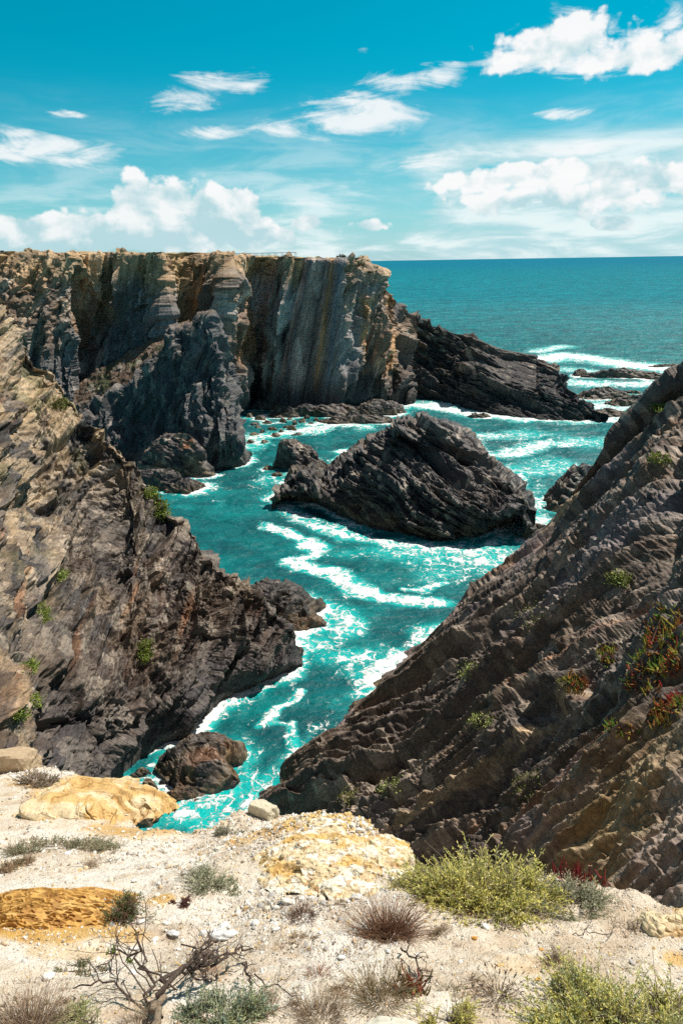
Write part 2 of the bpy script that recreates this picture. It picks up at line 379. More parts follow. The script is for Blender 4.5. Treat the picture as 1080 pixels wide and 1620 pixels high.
# ------------------------------------------------------------------ rock colour
LD = np.array
SLATE, GREY, BROWN, LIGHT, TAN, RUST, GOLD = [LD(c) for c in ((.045, .041, .045), (.17, .148, .135), (.19, .125, .08), (.42, .35, .275), (.47, .33, .185), (.34, .15, .06), (.55, .34, .10))]
ZMIN = []
def shore_add(V):
    q = V.reshape(-1, 3); q = q[(q[:, 2] > -.8) & (q[:, 2] < 1.0)]; ZMIN.append(q[:, :2].copy())
def rock_tint(V, ids, q, dark=.5, tan=.2, rust=.1, light=.3, seed=0, tide=1.0):
    x, y, z = q
    c = np.broadcast_to(GREY, V.shape).astype(F4).copy()
    a = fbm(V[..., 0] / 9, V[..., 1] / 9, V[..., 2] / 9, 4, seed + 5)
    s = fbm(x / 22, y / 7, z / 1.6, 4, seed + 6)
    c = mixc(c, BROWN, np.clip(.45 + a, 0, 1))
    c = mixc(c, SLATE, np.clip(sstep(.75 - dark, 1.15 - dark, .5 + .5 * s + .35 * (ids[-1] - .5)), 0, 1) * .85)
    c = mixc(c, LIGHT, sstep(1.02 - light, 1.25 - light, ids[-1]) * .65)
    a2 = fbm(V[..., 0] / 14 + 9, V[..., 1] / 14, V[..., 2] / 14, 4, seed + 8) * .5 + .5
    c = mixc(c, TAN, sstep(1.0 - tan, 1.25 - tan, a2 + .25 * (ids[0] - .5)) * .8)
    a3 = fbm(x / 12 + 4, y / 5, z / 1.2, 3, seed + 9) * .5 + .5
    c = mixc(c, RUST, sstep(1.0 - rust, 1.2 - rust, a3) * .7)
    if tide:
        zz = V[..., 2] + .8 * fbm(V[..., 0] / 2, V[..., 1] / 2, V[..., 2] * 0, 3, seed + 12)
        c = mixc(c, (.03, .027, .026), (1 - sstep(2.0 * tide, 7 * tide, zz)) * .6)
        c = mixc(c, (.15, .105, .05), (1 - sstep(.9 * tide, 2.6 * tide, zz)) * .55 * sstep(.35, .6, ids[-1] * .6 + .3))
        c = mixc(c, (.02, .02, .018), 1 - sstep(-.1, .45 * tide, zz))
    k_ = ids[min(1, len(ids) - 1)][..., None]; k2 = ids[-1][..., None]
    return c * (.55 + .6 * k_ ** 1.5 + .5 * k2 ** 3) * .95

def back_rows(first, push1=6, drop1=5, push2=20, zb=-3):
    """rows that turn the crest over and run down behind it"""
    f = np.array(first); out = f.copy(); h = f[:, :2] / np.linalg.norm(f[:, :2], axis=1, keepdims=True)
    r1 = f.copy(); r1[:, :2] += h * push1; r1[:, 2] -= drop1
    r2 = f.copy(); r2[:, :2] += h * push2; r2[:, 2] = zb
    return [r2, r1]

# ------------------------------------------------------------------ near cliff on the left
L = []
c = [
 [(-300,380,84),(-300,600,62),(-300,800,46),(-300,1000,34),(-300,1150,26),(-300,1300,19)],
 [(-120,430,90),(-120,620,70),(-120,820,52),(-120,1000,42),(-120,1150,33),(-120,1290,27)],
 [(0,470,92),(0,640,76),(0,820,60),(0,980,50),(0,1120,42),(0,1260,37)],
 [(62,555,90),(75,700,79),(90,850,67),(100,1000,56),(110,1130,49),(120,1270,44.5)],
 [(148,658,86),(160,780,76),(172,900,66),(185,1020,57.5),(192,1130,51),(205,1242,0)],
 [(205,712,81),(214,815,72),(222,910,65),(232,1010,58.5),(242,1105,53.5),(256,1192,0)],
 [(270,790,75),(274,870,69),(280,945,64),(288,1020,59),(298,1095,55),(318,1165,0)],
 [(310,845,70.5),(318,905,66.5),(324,960,63),(332,1015,60.5),(340,1070,58.5),(347,1118,0)],
 [(352,900,67),(362,945,64.8),(370,985,63),(377,1025,61.8),(384,1062,60.6),(392,1098,0)],
 [(412,945,66),(418,972,64.8),(424,1000,63.8),(430,1028,63),(436,1055,62.3),(443,1082,0)],
 [(458,998,65.5),(462,1012,65),(466,1026,64.5),(469,1040,64),(471,1052,63.5),(474,1066,0)],
 [(484,1044,-1),(484,1046,-1),(485,1048,-1),(485,1050,-1),(484,1053,-1),(484,1056,-1)]]
for col_ in c:
    L.append([P(px, py, d) if d > 0 else Pz(px, py, -.6 if d == 0 else -1.2) for (px, py, d) in col_])
L = np.array(L).transpose(1, 0, 2)                                    # rows crest..base
low = L[-1].copy(); low[:, 2] -= 6; low[:, :2] -= .02 * low[:, :2]
C = np.concatenate([[r for r in back_rows(L[0], 3, 3.2, 18)], L, [low]])
V = net(C, 760, 760, .25, .1, w0=[.5, .8, 1, 1, 1, 1, 1, .3], w1=[.35, .45] + [1] * 9)
N = blurn(gnormals(V), 6)
BEDL = None
FL = surf_frame(V[200:700, 100:650], N[200:700, 100:650], 68, .12)
px_, py_, dd = project(V); dd = dd.reshape(V.shape[:2])
D1, ids, q = rockdisp(V, FL, [(16, 7, 4.0, 2.6, 1.5), (7, 3.0, 1.5, 1.05, 1.7), (3.2, 1.4, .75, .46, 1.7), (1.4, .7, .38, .20, 1.8)], 1.0, 14, layers=[(2.2, .35), (.9, .24), (.4, .10)], seed=3); BEDL = BED[0]
taper = sstep(-1.5, 6, V[..., 2]) * .8 + .2
Rb, rbi = rubble(V, .95, .42, 601); R2_, _r = rubble(V, .42, .16, 602); D1 = soften(D1 + Rb - .45) + R2_ * .7; ids.append(rbi); bedL = BEDL
rowp = np.linspace(0, 1, V.shape[0])[:, None]; crest = 1 - .45 * np.exp(-((rowp - .12) / .14) ** 2)
D1 = (D1 - .55) * np.clip(dd / 60, .5, 1.1) * taper * crest
# buttress ribs and gullies running down the face
rib = fbm(V[..., 0] / 11 + V[..., 1] / 30, V[..., 2] / 40, V[..., 1] * 0, 3, 41)
V = V + N * (D1 + (rib * 2.4 - .1) * taper * crest)[..., None]
T = rock_tint(V, ids, q, .48, .22, .22, .44, 3, .8); T = T * (.42 + .58 * bedL[..., None] ** 1.4)
T = mixc(T, SLATE * 1.15, (1 - sstep(5, 19, V[..., 2] + 5 * fbm(V[..., 0] / 9, V[..., 1] / 9, V[..., 2] / 9, 3, 55))) * .62)
up = sstep(9, 26, V[..., 2] + 5 * fbm(V[..., 0] / 8, V[..., 1] / 8, V[..., 2] / 8, 3, 5))
T = mixc(T, TAN * .95 + .02, up * sstep(.3, .85, ids[1]) * .6)
T = mixc(T, (.40, .29, .17), up * sstep(.5, .9, ids[2]) * .7)
T = mixc(T, (.10, .10, .035), up * sstep(.62, .8, .5 + .5 * fbm(V[..., 0] / 3, V[..., 1] / 3, V[..., 2] / 3, 4, 77)) * .5)
VL = V
m_left = rock_mat('cliff_shale', FL, 1.2, .58, .5, .9, .12)
o = grid_obj('near_cliff', V, m_left, T); tag(o, kind='structure'); shore_add(V)

# ------------------------------------------------------------------ rock slope on the right
sil = [(404,1263,0),(430,1222,0),(462,1178,50.2),(545,1108,54),(648,1012,60.2),(700,955,64),(742,918,66),(800,868,68.5),(850,826,70),(892,778,72),(942,736,73),(1035,642,74),(1125,578,74),(1230,480,72),(1420,360,66)]
nea = [(600,1420,26),(625,1424,25),(660,1428,23.5),(720,1435,21),(780,1445,18),(815,1450,16.5),(850,1455,15),(890,1458,14),(930,1460,13),(965,1462,12.2),(1000,1466,11.4),(1060,1475,10.4),(1140,1480,9.4),(1300,1470,8.6),(1500,1400,8)]
S = np.array([P(*a) if a[2] > 0 else Pz(a[0], a[1], -.5) for a in sil]); E = np.array([P(*a) for a in nea])
sp = np.array([a[:2] for a in sil], float); ep = np.array([a[:2] for a in nea], float)
dS = np.hypot(S[:, 0], S[:, 1]); dE = np.hypot(E[:, 0], E[:, 1])
rows = []
for t in np.linspace(0, 1, 8):
    r = []
    for k in range(len(sil)):
        pxy = sp[k] * (1 - t) + ep[k] * t
        hd = 1 / ((1 - t) / dS[k] + t / dE[k]); gd = dS[k] ** (1 - t) * dE[k] ** t
        r.append(P(pxy[0], pxy[1], .45 * hd + .55 * gd))
    rows.append(r)
rows = np.array(rows)
low = rows[:, :1].copy(); low[..., 2] = -4; low[..., 0] -= 2.5                         # left end runs under water
rows = np.concatenate([low, rows], 1)
near2 = rows[-1].copy(); near2[:, :2] *= .75; near2[:, 2] -= 2
C = np.concatenate([[r for r in back_rows(rows[0], 3, 2.5, 16)], rows, [near2]])
V = net(C, 860, 900, .1, .1, w0=[.4, .9, 1, 1, 1, 1, 1, 1, 1, .4], w1=[.3] + [1] * 12 + [.35, .3])
N = blurn(gnormals(V), 6)
e1 = S[10] - S[3]; FR = surf_frame(V[200:700, 150:800], N[200:700, 150:800], 43, .35)
px_, py_, dd = project(V); px_ = px_.reshape(V.shape[:2]); py_ = py_.reshape(V.shape[:2]); dd = dd.reshape(V.shape[:2])
D1, ids, q = rockdisp(V, FR, [(26, 7, 3.0, 1.9, 1.4), (11, 3.2, 1.2, .95, 1.8), (4.2, 1.5, .58, .50, 2.0), (1.8, .8, .34, .26, 2.2)], 1.0, 14, layers=[(2.6, .55), (1.2, .40), (.55, .20)], seed=23); bedR0 = BED[0]
D1n, idn, qn = rockdisp(V, FR, [(9, 2.6, 1.2, .9, 1.6), (3.4, 1.2, .48, .42, 1.9), (1.2, .5, .2, .2, 2.1), (.45, .22, .1, .085, 2.2)], .4, 5, layers=[(1.1, .26), (.45, .16), (.2, .06)], seed=27); bedR1 = BED[0]
nr = sstep(46, 20, dd)
sc_ = np.clip(dd / 45, .28, 1.15); rowq = np.linspace(0, 1, V.shape[0])[:, None]; Rb, rbi = rubble(V, .8, .34, 603); R2_, rb2i = rubble(V, .3, .12, 604); D1 = soften(lerp(D1 + Rb - .75, (D1n + R2_ - .15) * 1.5, nr)) + R2_ * .6; bedR = lerp(bedR0, bedR1, nr); ids = [lerp(i_, j_, nr) for i_, j_ in zip(ids, idn)] + [lerp(rbi, rb2i, nr)]
cr_ = sstep(44, 58, dd) * np.exp(-((rowq - .06) / .16) ** 2); D1 = D1 * (1 - .62 * cr_) - 1.3 * cr_ * sstep(54, 68, dd)
V = V + N * ((D1) * sc_ * (sstep(-2, 4, V[..., 2]) * .7 + .3))[..., None]
def pline(pts):                      # distance (pixels) from a polyline on the slope, and position along it
    best = np.full(px_.shape, 1e9)
    for (a, b_) in zip(pts[:-1], pts[1:]):
        ax, ay = a; bx, by = b_; L2 = (bx - ax) ** 2 + (by - ay) ** 2
        t = np.clip(((px_ - ax) * (bx - ax) + (py_ - ay) * (by - ay)) / L2, 0, 1)
        best = np.minimum(best, np.hypot(px_ - ax - t * (bx - ax), py_ - ay - t * (by - ay)))
    return best
g1 = np.exp(-(pline([(570,1420),(640,1350),(720,1262),(790,1190),(850,1110)]) / 26) ** 2)
g2 = np.exp(-(pline([(905,1060),(960,985),(1010,900),(1060,800),(1090,700)]) / 30) ** 2)
g3 = np.exp(-(pline([(760,1310),(830,1240),(900,1160),(960,1110),(1080,1060)]) / 16) ** 2)
g4 = np.exp(-(pline([(560,1240),(640,1160),(720,1080),(800,1000)]) / 14) ** 2)
V = V - N * ((g1 * 3.2 + g2 * 3.0 + g3 * 1.0 + g4 * .8) * sc_)[..., None]
T = rock_tint(V, ids, q, .50, .16, .30, .42, 23, .7)
T = mixc(T, (.20, .135, .09), .30); T = mixc(T, TAN * .9, sstep(.70, .9, bedR) * .7); T = T * (.56 + .95 * bedR[..., None] ** 1.7)
hr = np.hypot(V[..., 0], V[..., 1])
ocr = sstep(24, 13, hr + 5 * fbm(V[..., 0] / 4, V[..., 1] / 4, V[..., 2] / 4, 3, 71)) * sstep(3, 8, V[..., 0])
T = mixc(T, (.33, .21, .085), ocr * (.55 + .45 * ids[1]) * .9)
T = mixc(T, (.44, .34, .2), ocr * sstep(.55, .9, ids[2]) * .6)
T = mixc(T, (.30, .25, .26), sstep(.55, .8, .5 + .5 * fbm(V[..., 0] / 6, V[..., 1] / 6, V[..., 2] / 6, 4, 87)) * .45)
VR = V
m_right = rock_mat('slope_schist', FR, 1.4, .6, .55, .95, .1)
o = grid_obj('rock_slope', V, m_right, T); tag(o, kind='structure'); shore_add(V)
def silcheck(V, pts, side, nm):
    x, y, z = project(V); m = z > 0
    for (sx_, sy_) in pts:
        k = m & (abs(y - sy_) < 4) & (V.reshape(-1, 3)[:, 2] > 0)
        0 and print('SIL', nm, sy_, 'want', sx_, 'got', round(float(x[k].max() if side > 0 else x[k].min()), 0) if k.any() else None)
silcheck(VL, [(0,470),(62,555),(148,658),(205,712),(270,790),(352,900),(412,945),(484,1044)], 1, 'L')
silcheck(VR, [(430,1222),(545,1108),(648,1012),(742,918),(850,826),(935,738),(1000,655),(1080,600)], -1, 'R')
# ------------------------------------------------------------------ far headland
hc = [(-250,398,175,-200,165,0),(-120,400,195,-90,182,0),(-40,402,206,-20,192,0),(20,403,207,35,190,-3),(70,404,205,80,188,-4),(112,402,203,115,187,-3),
 (128,402,209,128,198,4),(165,402,210,165,199,3),(190,403,208,195,200,0),(225,403,202,235,196,0),(256,404,196,268,189,0),(264,404,202,276,196,2),(300,404,209,305,198,1),
 (330,404,209,330,196,-2),(355,405,205,352,193,-3),(378,406,207,372,196,-1),(392,406,209,382,209,3),(425,408,212,400,217,4),(436,409,211,416,208,0),(500,411,209,465,205,1),
 (546,412,206,526,201,0),(556,412,208.5,538,204,0),(570,411,211,570,211,3),(580,415,215,605,214,0),(600,446,222,628,211,1),(626,476,228,648,209,1),(652,501,231,664,217,4),
 (700,522,232,696,215,4),(745,533,230,745,203,-1),(795,552,227,795,197,-3),(846,562,222,850,195,-4),(852,572,219,853,194,-2),(880,584,214,880,194,-3),(888,604,209,892,194,-1),(908,626,201,912,194,0),(938,650,197,942,196,0),(950,662,194,952,194,0)]
top, mid, bas = [], [], []
for (a, ay, d, bx, bd, mo) in hc:
    t = P(a, ay, d)
    # base: on the sea at azimuth of bx seen near row 645
    r = ray(bx, 648); r = r / math.hypot(r[0], r[1]); bb = np.array([r[0] * bd, r[1] * bd, -1.0])
    m_ = (t + bb) / 2; h = m_[:2] / np.linalg.norm(m_[:2]); m_[:2] += h * mo
    top.append(t); mid.append(m_); bas.append(bb)
top, mid, bas = map(np.array, (top, mid, bas))
u1 = top * .72 + mid * .28; u2 = mid.copy(); u3 = mid * .5 + bas * .5
rim = top.copy()
fl = np.array([1.0 if a[0] <= 590 else 0.0 for a in hc])[:, None]
hd = top[:, :2] / np.linalg.norm(top[:, :2], axis=1, keepdims=True)
b1 = top.copy(); b1[:, :2] += hd * (8 * fl + 4 * (1 - fl)); b1[:, 2:] += .3 * fl - top[:, 2:] * .35 * (1 - fl)
b2 = top.copy(); b2[:, :2] += hd * (60 * fl + 12 * (1 - fl)); b2[:, 2:] = b2[:, 2:] * fl - 3 * (1 - fl)
b3 = top.copy(); b3[:, :2] += hd * (150 * fl + 16 * (1 - fl)); b3[:, 2:] = (b3[:, 2:] - 8) * fl - 6 * (1 - fl)
low = bas.copy(); low[:, 2] = -6
C = np.array([b3, b2, b1, rim, u1, u2, u3, bas, low])
V = net(C, 620, 1300, .3, .75, w0=[.02, .3, 1.2, 1, 1, 1, 1, .25], w1=[.25, .45] + [1] * (len(hc) - 3))
N = blurn(gnormals(V), 4)
px_, py_, dd = project(V); px_ = px_.reshape(V.shape[:2]); py_ = py_.reshape(V.shape[:2])
FH = frame((.27, .10, 1), (1, -.25, -.05))
_s = (slice(200, 560), slice(900, 1200)); FC = surf_frame(V[_s], N[_s], -24, .4)
D1, ids, q = rockdisp(V, FH, [(32, 9, 6.5, 5.4, 1.5), (17, 4.6, 3.2, 2.7, 1.8), (8, 2.6, 1.5, 1.15, 1.8), (3.4, 1.5, .8, .4, 1.8)], 2.2, 22, layers=None, seed=43)
D2, ids2, q2 = rockdisp(V, FC, [(20, 8, 5, 4.4, 1.5), (9, 4, 2.2, 1.9, 1.8), (4, 2, 1.0, .8, 1.9), (2, 1.2, .6, .34, 2)], 1.0, 20, layers=[(3.4, 1.2), (1.4, .4)], seed=63)
X, Y, Z = V[..., 0], V[..., 1], V[..., 2]
az_ = np.arctan2(X, Y)
def azp(p, r=520): return math.atan2(*(ray(p, r)[:2]))
cape = sstep(azp(640), azp(668), az_)
# smooth bedding slab between two leaning lines
uu = (az_ - azp(500)) * 205; hz_ = np.clip(Z / 42, 0, 1); uL = lerp(-15.5, -3.5, hz_); uR = lerp(5.5, 9.5, hz_); lean = (uu - uL) / (uR - uL) + .012 * fbm(X / 3, Y / 3, Z / 9, 3, 76)
slab = sstep(.0, .08, lean) * sstep(1., .93, lean)
Rb, rbi = rubble(V, 2.0, .7, 605); N[..., 2] *= lerp(.25, 1, cape); N = N / np.linalg.norm(N, axis=2, keepdims=True); D = soften(lerp(D1 * (1 - .86 * slab), D2, cape) + Rb * (1 - .55 * slab) + slab * (.5 * vn(lean * 9, Z / 60, Z * 0, 75) + .25 * vn(lean * 26, Z / 30, Z * 0, 74))); ids.append(rbi)
face = sstep(-2.0, 3.0, Z) * (1 - sstep(0, 1, (Y < 0)))
isback = np.zeros(V.shape[:2]); 
nz = np.abs(N[..., 2]); flat = sstep(.8, .95, nz)
D = D * lerp(1, .05, flat) * lerp(.35, 1, sstep(-1, 5, Z)) * lerp(lerp(.45, 1, sstep(44, 38, Z)), 1, cape)
V = V + N * D[..., None]
V[..., 2] += flat * (1 - cape) * (.5 * fbm(X / 9, Y / 9, Z * 0, 4, 5) + .35 * fbm(X / 2, Y / 2, Z * 0, 3, 6))
V[..., 2] += slab * 0
# colour
T = np.broadcast_to(LD((.17, .165, .17)), V.shape).astype(F4).copy()
a = fbm(X / 18, Y / 18, Z / 30, 4, 91); st = fbm(q[0] / 60, q[1] / 12, q[2] / 2.2, 4, 92)
T = mixc(T, (.24, .235, .235), sstep(.1, .6, st)); T = mixc(T, (.075, .08, .09), sstep(.05, .6, -st) * .8)
T = mixc(T, BROWN * 1.15, sstep(.0, .6, a) * .7)
T = mixc(T, (.36, .33, .30), sstep(.72, .95, ids[2]) * .7)
rustm = sstep(.15, .5, fbm(q[0] / 26, q[1] / 8, q[2] / 3, 3, 95)) 
T = mixc(T, (.30, .17, .085), rustm * .55 * sstep(10, 34, Z))
# leached tan cap and orange soil streaks near the rim
capm = sstep(33, 42, Z + 4 * fbm(X / 5, Y / 5, Z / 9, 3, 96))
T = mixc(T, (.50, .31, .15), capm * .75)
def streak(pxc, w, z0, z1, colr, k, s):
    global T
    u = (az_ - azp(pxc)) * 205 - (Z - 22) * .12 + 1.2 * fbm(X / 6, Y / 6, Z / 14, 3, s)
    T = mixc(T, colr, np.exp(-(u / w) ** 2) * sstep(z0, z0 + 6, Z) * (1 - sstep(z1 - 4, z1, Z)) * k * (.6 + .8 * sstep(-.4, .5, st)))
streak(385, 1.8, 12, 38, (.42, .22, .10), .85, 1); streak(398, 1.6, 8, 30, (.36, .2, .11), .7, 2)
streak(300, 4, 22, 46, (.40, .22, .09), .7, 3); streak(285, 2, 20, 44, (.12, .13, .05), .6, 4)
streak(568, 1.2, 10, 34, (.52, .29, .14), .8, 5); streak(600, 1.5, 8, 40, (.60, .33, .16), .85, 6); streak(613, 1.1, 12, 34, (.58, .31, .13), .85, 7); streak(628, 2.4, 4, 26, (.38, .22, .11), .7, 8); streak(583, 1.5, 4, 28, (.36, .2, .1), .7, 9)
streak(60, 6, 18, 44, (.33, .2, .1), .5, 12); streak(150, 6, 24, 46, (.36, .26, .14), .55, 13)
# banded slab; the pale right-edge band is a lit edge put into the colour
T = mixc(T, (.24, .18, .165), slab)
for (l0, w, colr, k) in ((.32, .10, (.56, .42, .36), .95), (.66, .035, (.60, .28, .12), .95), (.72, .02, (.40, .24, .15), .8), (.10, .05, (.30, .17, .14), .85), (.18, .02, (.15, .12, .13), .9), (.84, .04, (.14, .15, .17), .9), (.94, .03, (.28, .26, .25), .8), (.50, .03, (.16, .12, .11), .9), (.58, .02, (.30, .20, .14), .8)):
    T = mixc(T, colr, slab * k * np.exp(-((lean - l0 + .012 * fbm(X / 2, Y / 2, Z / 6, 3, 77)) / w) ** 2) * (sstep(5, 7, Z + 2.5 * vn(X * 1.5, Y * 1.5, Z * 0, 3))))
Tc = rock_tint(V, ids2, q2, .62, .02, .12, .25, 63, 0) * 1.05
T = T * (.55 + .75 * ids[1][..., None] ** 1.3 + .35 * ids[2][..., None] ** 2); T = mixc(T, Tc, cape[..., None][..., 0])
topm = flat * (1 - cape)
vg = fbm(X / 5, Y / 5, Z * 0, 4, 99)
T = mixc(T, mixc(np.broadcast_to(LD((.42, .29, .14)), V.shape), (.06, .06, .025), sstep(.0, .35, vg)), topm)
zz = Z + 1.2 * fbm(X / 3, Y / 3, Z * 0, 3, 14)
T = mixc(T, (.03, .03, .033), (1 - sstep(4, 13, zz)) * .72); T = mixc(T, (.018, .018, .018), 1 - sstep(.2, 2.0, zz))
VH = V; m_head = rock_mat('headland_slate', FH, .55, .6, .6, .75, .3)
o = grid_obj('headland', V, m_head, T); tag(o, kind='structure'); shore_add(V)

# ------------------------------------------------------------------ spur standing in front of the headland
c = [[(120,640,178),(120,690,172),(120,740,166),(120,800,160)],
 [(165,640,176),(170,690,168),(172,735,160),(180,790,150)],
 [(205,600,170),(212,660,164),(218,720,156),(226,772,0)],
 [(245,560,165),(255,630,160),(262,700,152),(270,766,0)],
 [(285,524,161),(292,600,156),(297,690,149),(300,758,0)],
 [(318,507,158),(322,590,153),(318,680,147.5),(322,752,0)],
 [(334,510,156.5),(340,600,151),(343,690,145),(348,750,0)],
 [(345,548,155),(356,620,149),(368,690,143.5),(378,745,0)],
 [(356,580,157),(370,640,152),(384,700,146.5),(396,740,0)],
 [(364,580,166),(378,640,160),(390,690,153),(400,726,0)]]
A = np.array([[P(a, b2_, d) if d else Pz(a, b2_, -.8) for (a, b2_, d) in k] for k in c]).transpose(1, 0, 2)
low = A[-1].copy(); low[:, 2] = -5
bk1 = A[0].copy(); h = bk1[:, :2] / np.linalg.norm(bk1[:, :2], axis=1, keepdims=True); bk1[:, :2] += h * 7; bk1[:, 2] -= 4
bk2 = A[0].copy(); bk2[:, :2] += h * 34; bk2[:, 2] = np.array([10, 9, 8, 8, 6, 4, 2, 0, -3, -5])
C = np.concatenate([[bk2, bk1], A, [low]])
V = net(C, 460, 480, .2, .35, w0=[.5, .8, 1, 1, 1, .3], w1=[.4] + [1] * 8)
N = blurn(gnormals(V), 4)
FS = surf_frame(V[100:400, 100:400], N[100:400, 100:400], 76, .35)
D1, ids, q = rockdisp(V, FS, [(16, 7, 4.4, 3.0, 1.5), (8, 3.4, 2.0, 1.6, 1.8), (3.6, 1.7, .95, .75, 1.9), (1.6, .9, .5, .3, 2)], 2.6, 12, layers=[(2.2, .3)], seed=83)
Rb, rbi = rubble(V, 1.6, .4, 607); D1 = soften(D1 + Rb); ids.append(rbi)
V = V + N * (D1 * (sstep(-1, 5, V[..., 2]) * .75 + .25))[..., None]
T = rock_tint(V, ids, q, .55, .0, .06, .34, 83, 1.2)
T = mixc(T, (.14, .15, .165), .5)
earth = sstep(.55, .9, N[..., 2]) * sstep(-.05, .35, fbm(V[..., 0] / 7, V[..., 1] / 7, V[..., 2] / 7, 3, 15) + .25)
T = mixc(T, (.17, .11, .07), earth * .7)
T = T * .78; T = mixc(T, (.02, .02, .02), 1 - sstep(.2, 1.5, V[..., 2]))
m_spur = rock_mat('spur_slate', FS, .75, .56, .6, .8, .25); VS = V
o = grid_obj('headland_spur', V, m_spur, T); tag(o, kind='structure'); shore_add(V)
# earthy gully between spur and headland
gx = [[P(60,640,196),P(130,600,196),P(200,560,193),P(262,520,194),P(300,505,200)],
      [P(60,690,186),P(130,650,184),P(195,605,181),P(250,560,180),P(300,530,180)],
      [P(60,740,176),P(130,700,172),P(190,650,172),P(240,600,172),P(300,570,168)]]
V = net(np.array(gx), 160, 220, 0, 0); N = blurn(gnormals(V), 2)
D1, ids, q = rockdisp(V, FS, [(5, 5, 3, .9, 1.2), (1.4, 1, 1, .4, 1.5)], 1, 8, seed=103)
V = V + N * D1[..., None]
T = mixc(np.broadcast_to(LD((.13, .085, .055)), V.shape), (.055, .065, .025), sstep(.1, .5, fbm(V[..., 0] / 8, V[..., 1] / 8, V[..., 2] / 8, 4, 31)))
T = mixc(T, (.25, .23, .2), sstep(.8, .95, ids[1]) * .6)
o = grid_obj('scree_slope', V, m_spur, T); tag(o, kind='structure')
# ------------------------------------------------------------------ rocks standing in the sea
m_sea = {}
def searock(name, label, cat, group, C, n, m, fr, octs, seed, layers=None, warp=1., tint=(.6, .05, .12, .3), fine=1.2, w0=None, w1=None, tide=.7, darken=.9, lin=(.1, .1), calm=.6):
    V = net(C, n, m, lin[0], lin[1], w0, w1); N = blurn(gnormals(V), 3); fr = surf_frame(V[n // 3:-n // 6, m // 6:-m // 6], N[n // 3:-n // 6, m // 6:-m // 6], -33, .45)
    D1, ids, q = rockdisp(V, fr, octs, warp, 14, layers, seed); Rb, rbi = rubble(V, 1.1, .36, seed + 1); D1 = soften(D1 + Rb - .3); ids.append(rbi)
    V = V + N * (D1 * (sstep(-1, 2.5, V[..., 2]) * calm + 1 - calm))[..., None]
    T = rock_tint(V, ids, q, *tint, seed, tide) * darken
    key = (round(fine, 2), tuple(np.round(fr[0], 2)))
    if key not in m_sea: m_sea[key] = rock_mat('wet_rock', fr, fine, .5, .55, .8, .12)
    o = grid_obj(name, V, m_sea[key], T); tag(o, label, cat, group); shore_add(V); return o
# the islet
fr_i = frame((.80, -.30, -.42), (-.28, -.62, .73))
r0 = [Pz(470,735,-2.5), Pz(530,722,-2.5), Pz(585,700,-2.5), Pz(660,690,-2.5), Pz(735,700,-2.5), Pz(800,735,-2.5), Pz(845,785,-2.5)]
r1 = [P(458,752,123), P(520,738,124), P(590,694,122), P(655,662,120), P(722,678,121), P(770,735,116), P(832,790,108)]
r2 = [P(448,770,119), P(505,758,117.5), P(580,728,115), P(650,712,113), P(722,735,110.5), P(772,775,107), P(830,800,105)]
r3 = [P(444,784,117), P(498,778,114), P(575,770,109), P(650,776,105), P(720,795,102.5), P(775,812,101), P(822,812,103)]
r4 = [Pz(440,792,-.4), Pz(490,798,-.4), Pz(550,826,-.4), Pz(625,846,-.4), Pz(695,860,-.4), Pz(785,840,-.4), Pz(832,818,-.4)]
r5 = [Pz(436,798,-3), Pz(487,806,-3), Pz(546,835,-3), Pz(622,857,-3), Pz(697,871,-3), Pz(792,850,-3), Pz(842,824,-3)]
C = np.array([r0, r1, r2, r3, r4, r5]); lft = C[:, :1].copy(); lft[..., 0] -= 3; lft[..., 2] = -3; rgt = C[:, -1:].copy(); rgt[..., 0] += 3; rgt[..., 2] = -3
C = np.concatenate([lft, C, rgt], 1)
searock('rock_islet', 'large dark striped rock islet rising from the middle of the cove', 'islet', None, C, 460, 640, fr_i,
        [(18, 6, 3.0, 1.9, 1.4), (8, 2.8, 1.3, 1.0, 1.8), (3.2, 1.4, .65, .5, 1.9), (1.4, .8, .4, .25, 2)], 113, [(1.9, .85), (.8, .25)], 1.7, (.62, .02, .08, .24), 1.1, [.4, 1, 1, 1, .4], [.3] + [1] * 6 + [.3], 1.3, .82)
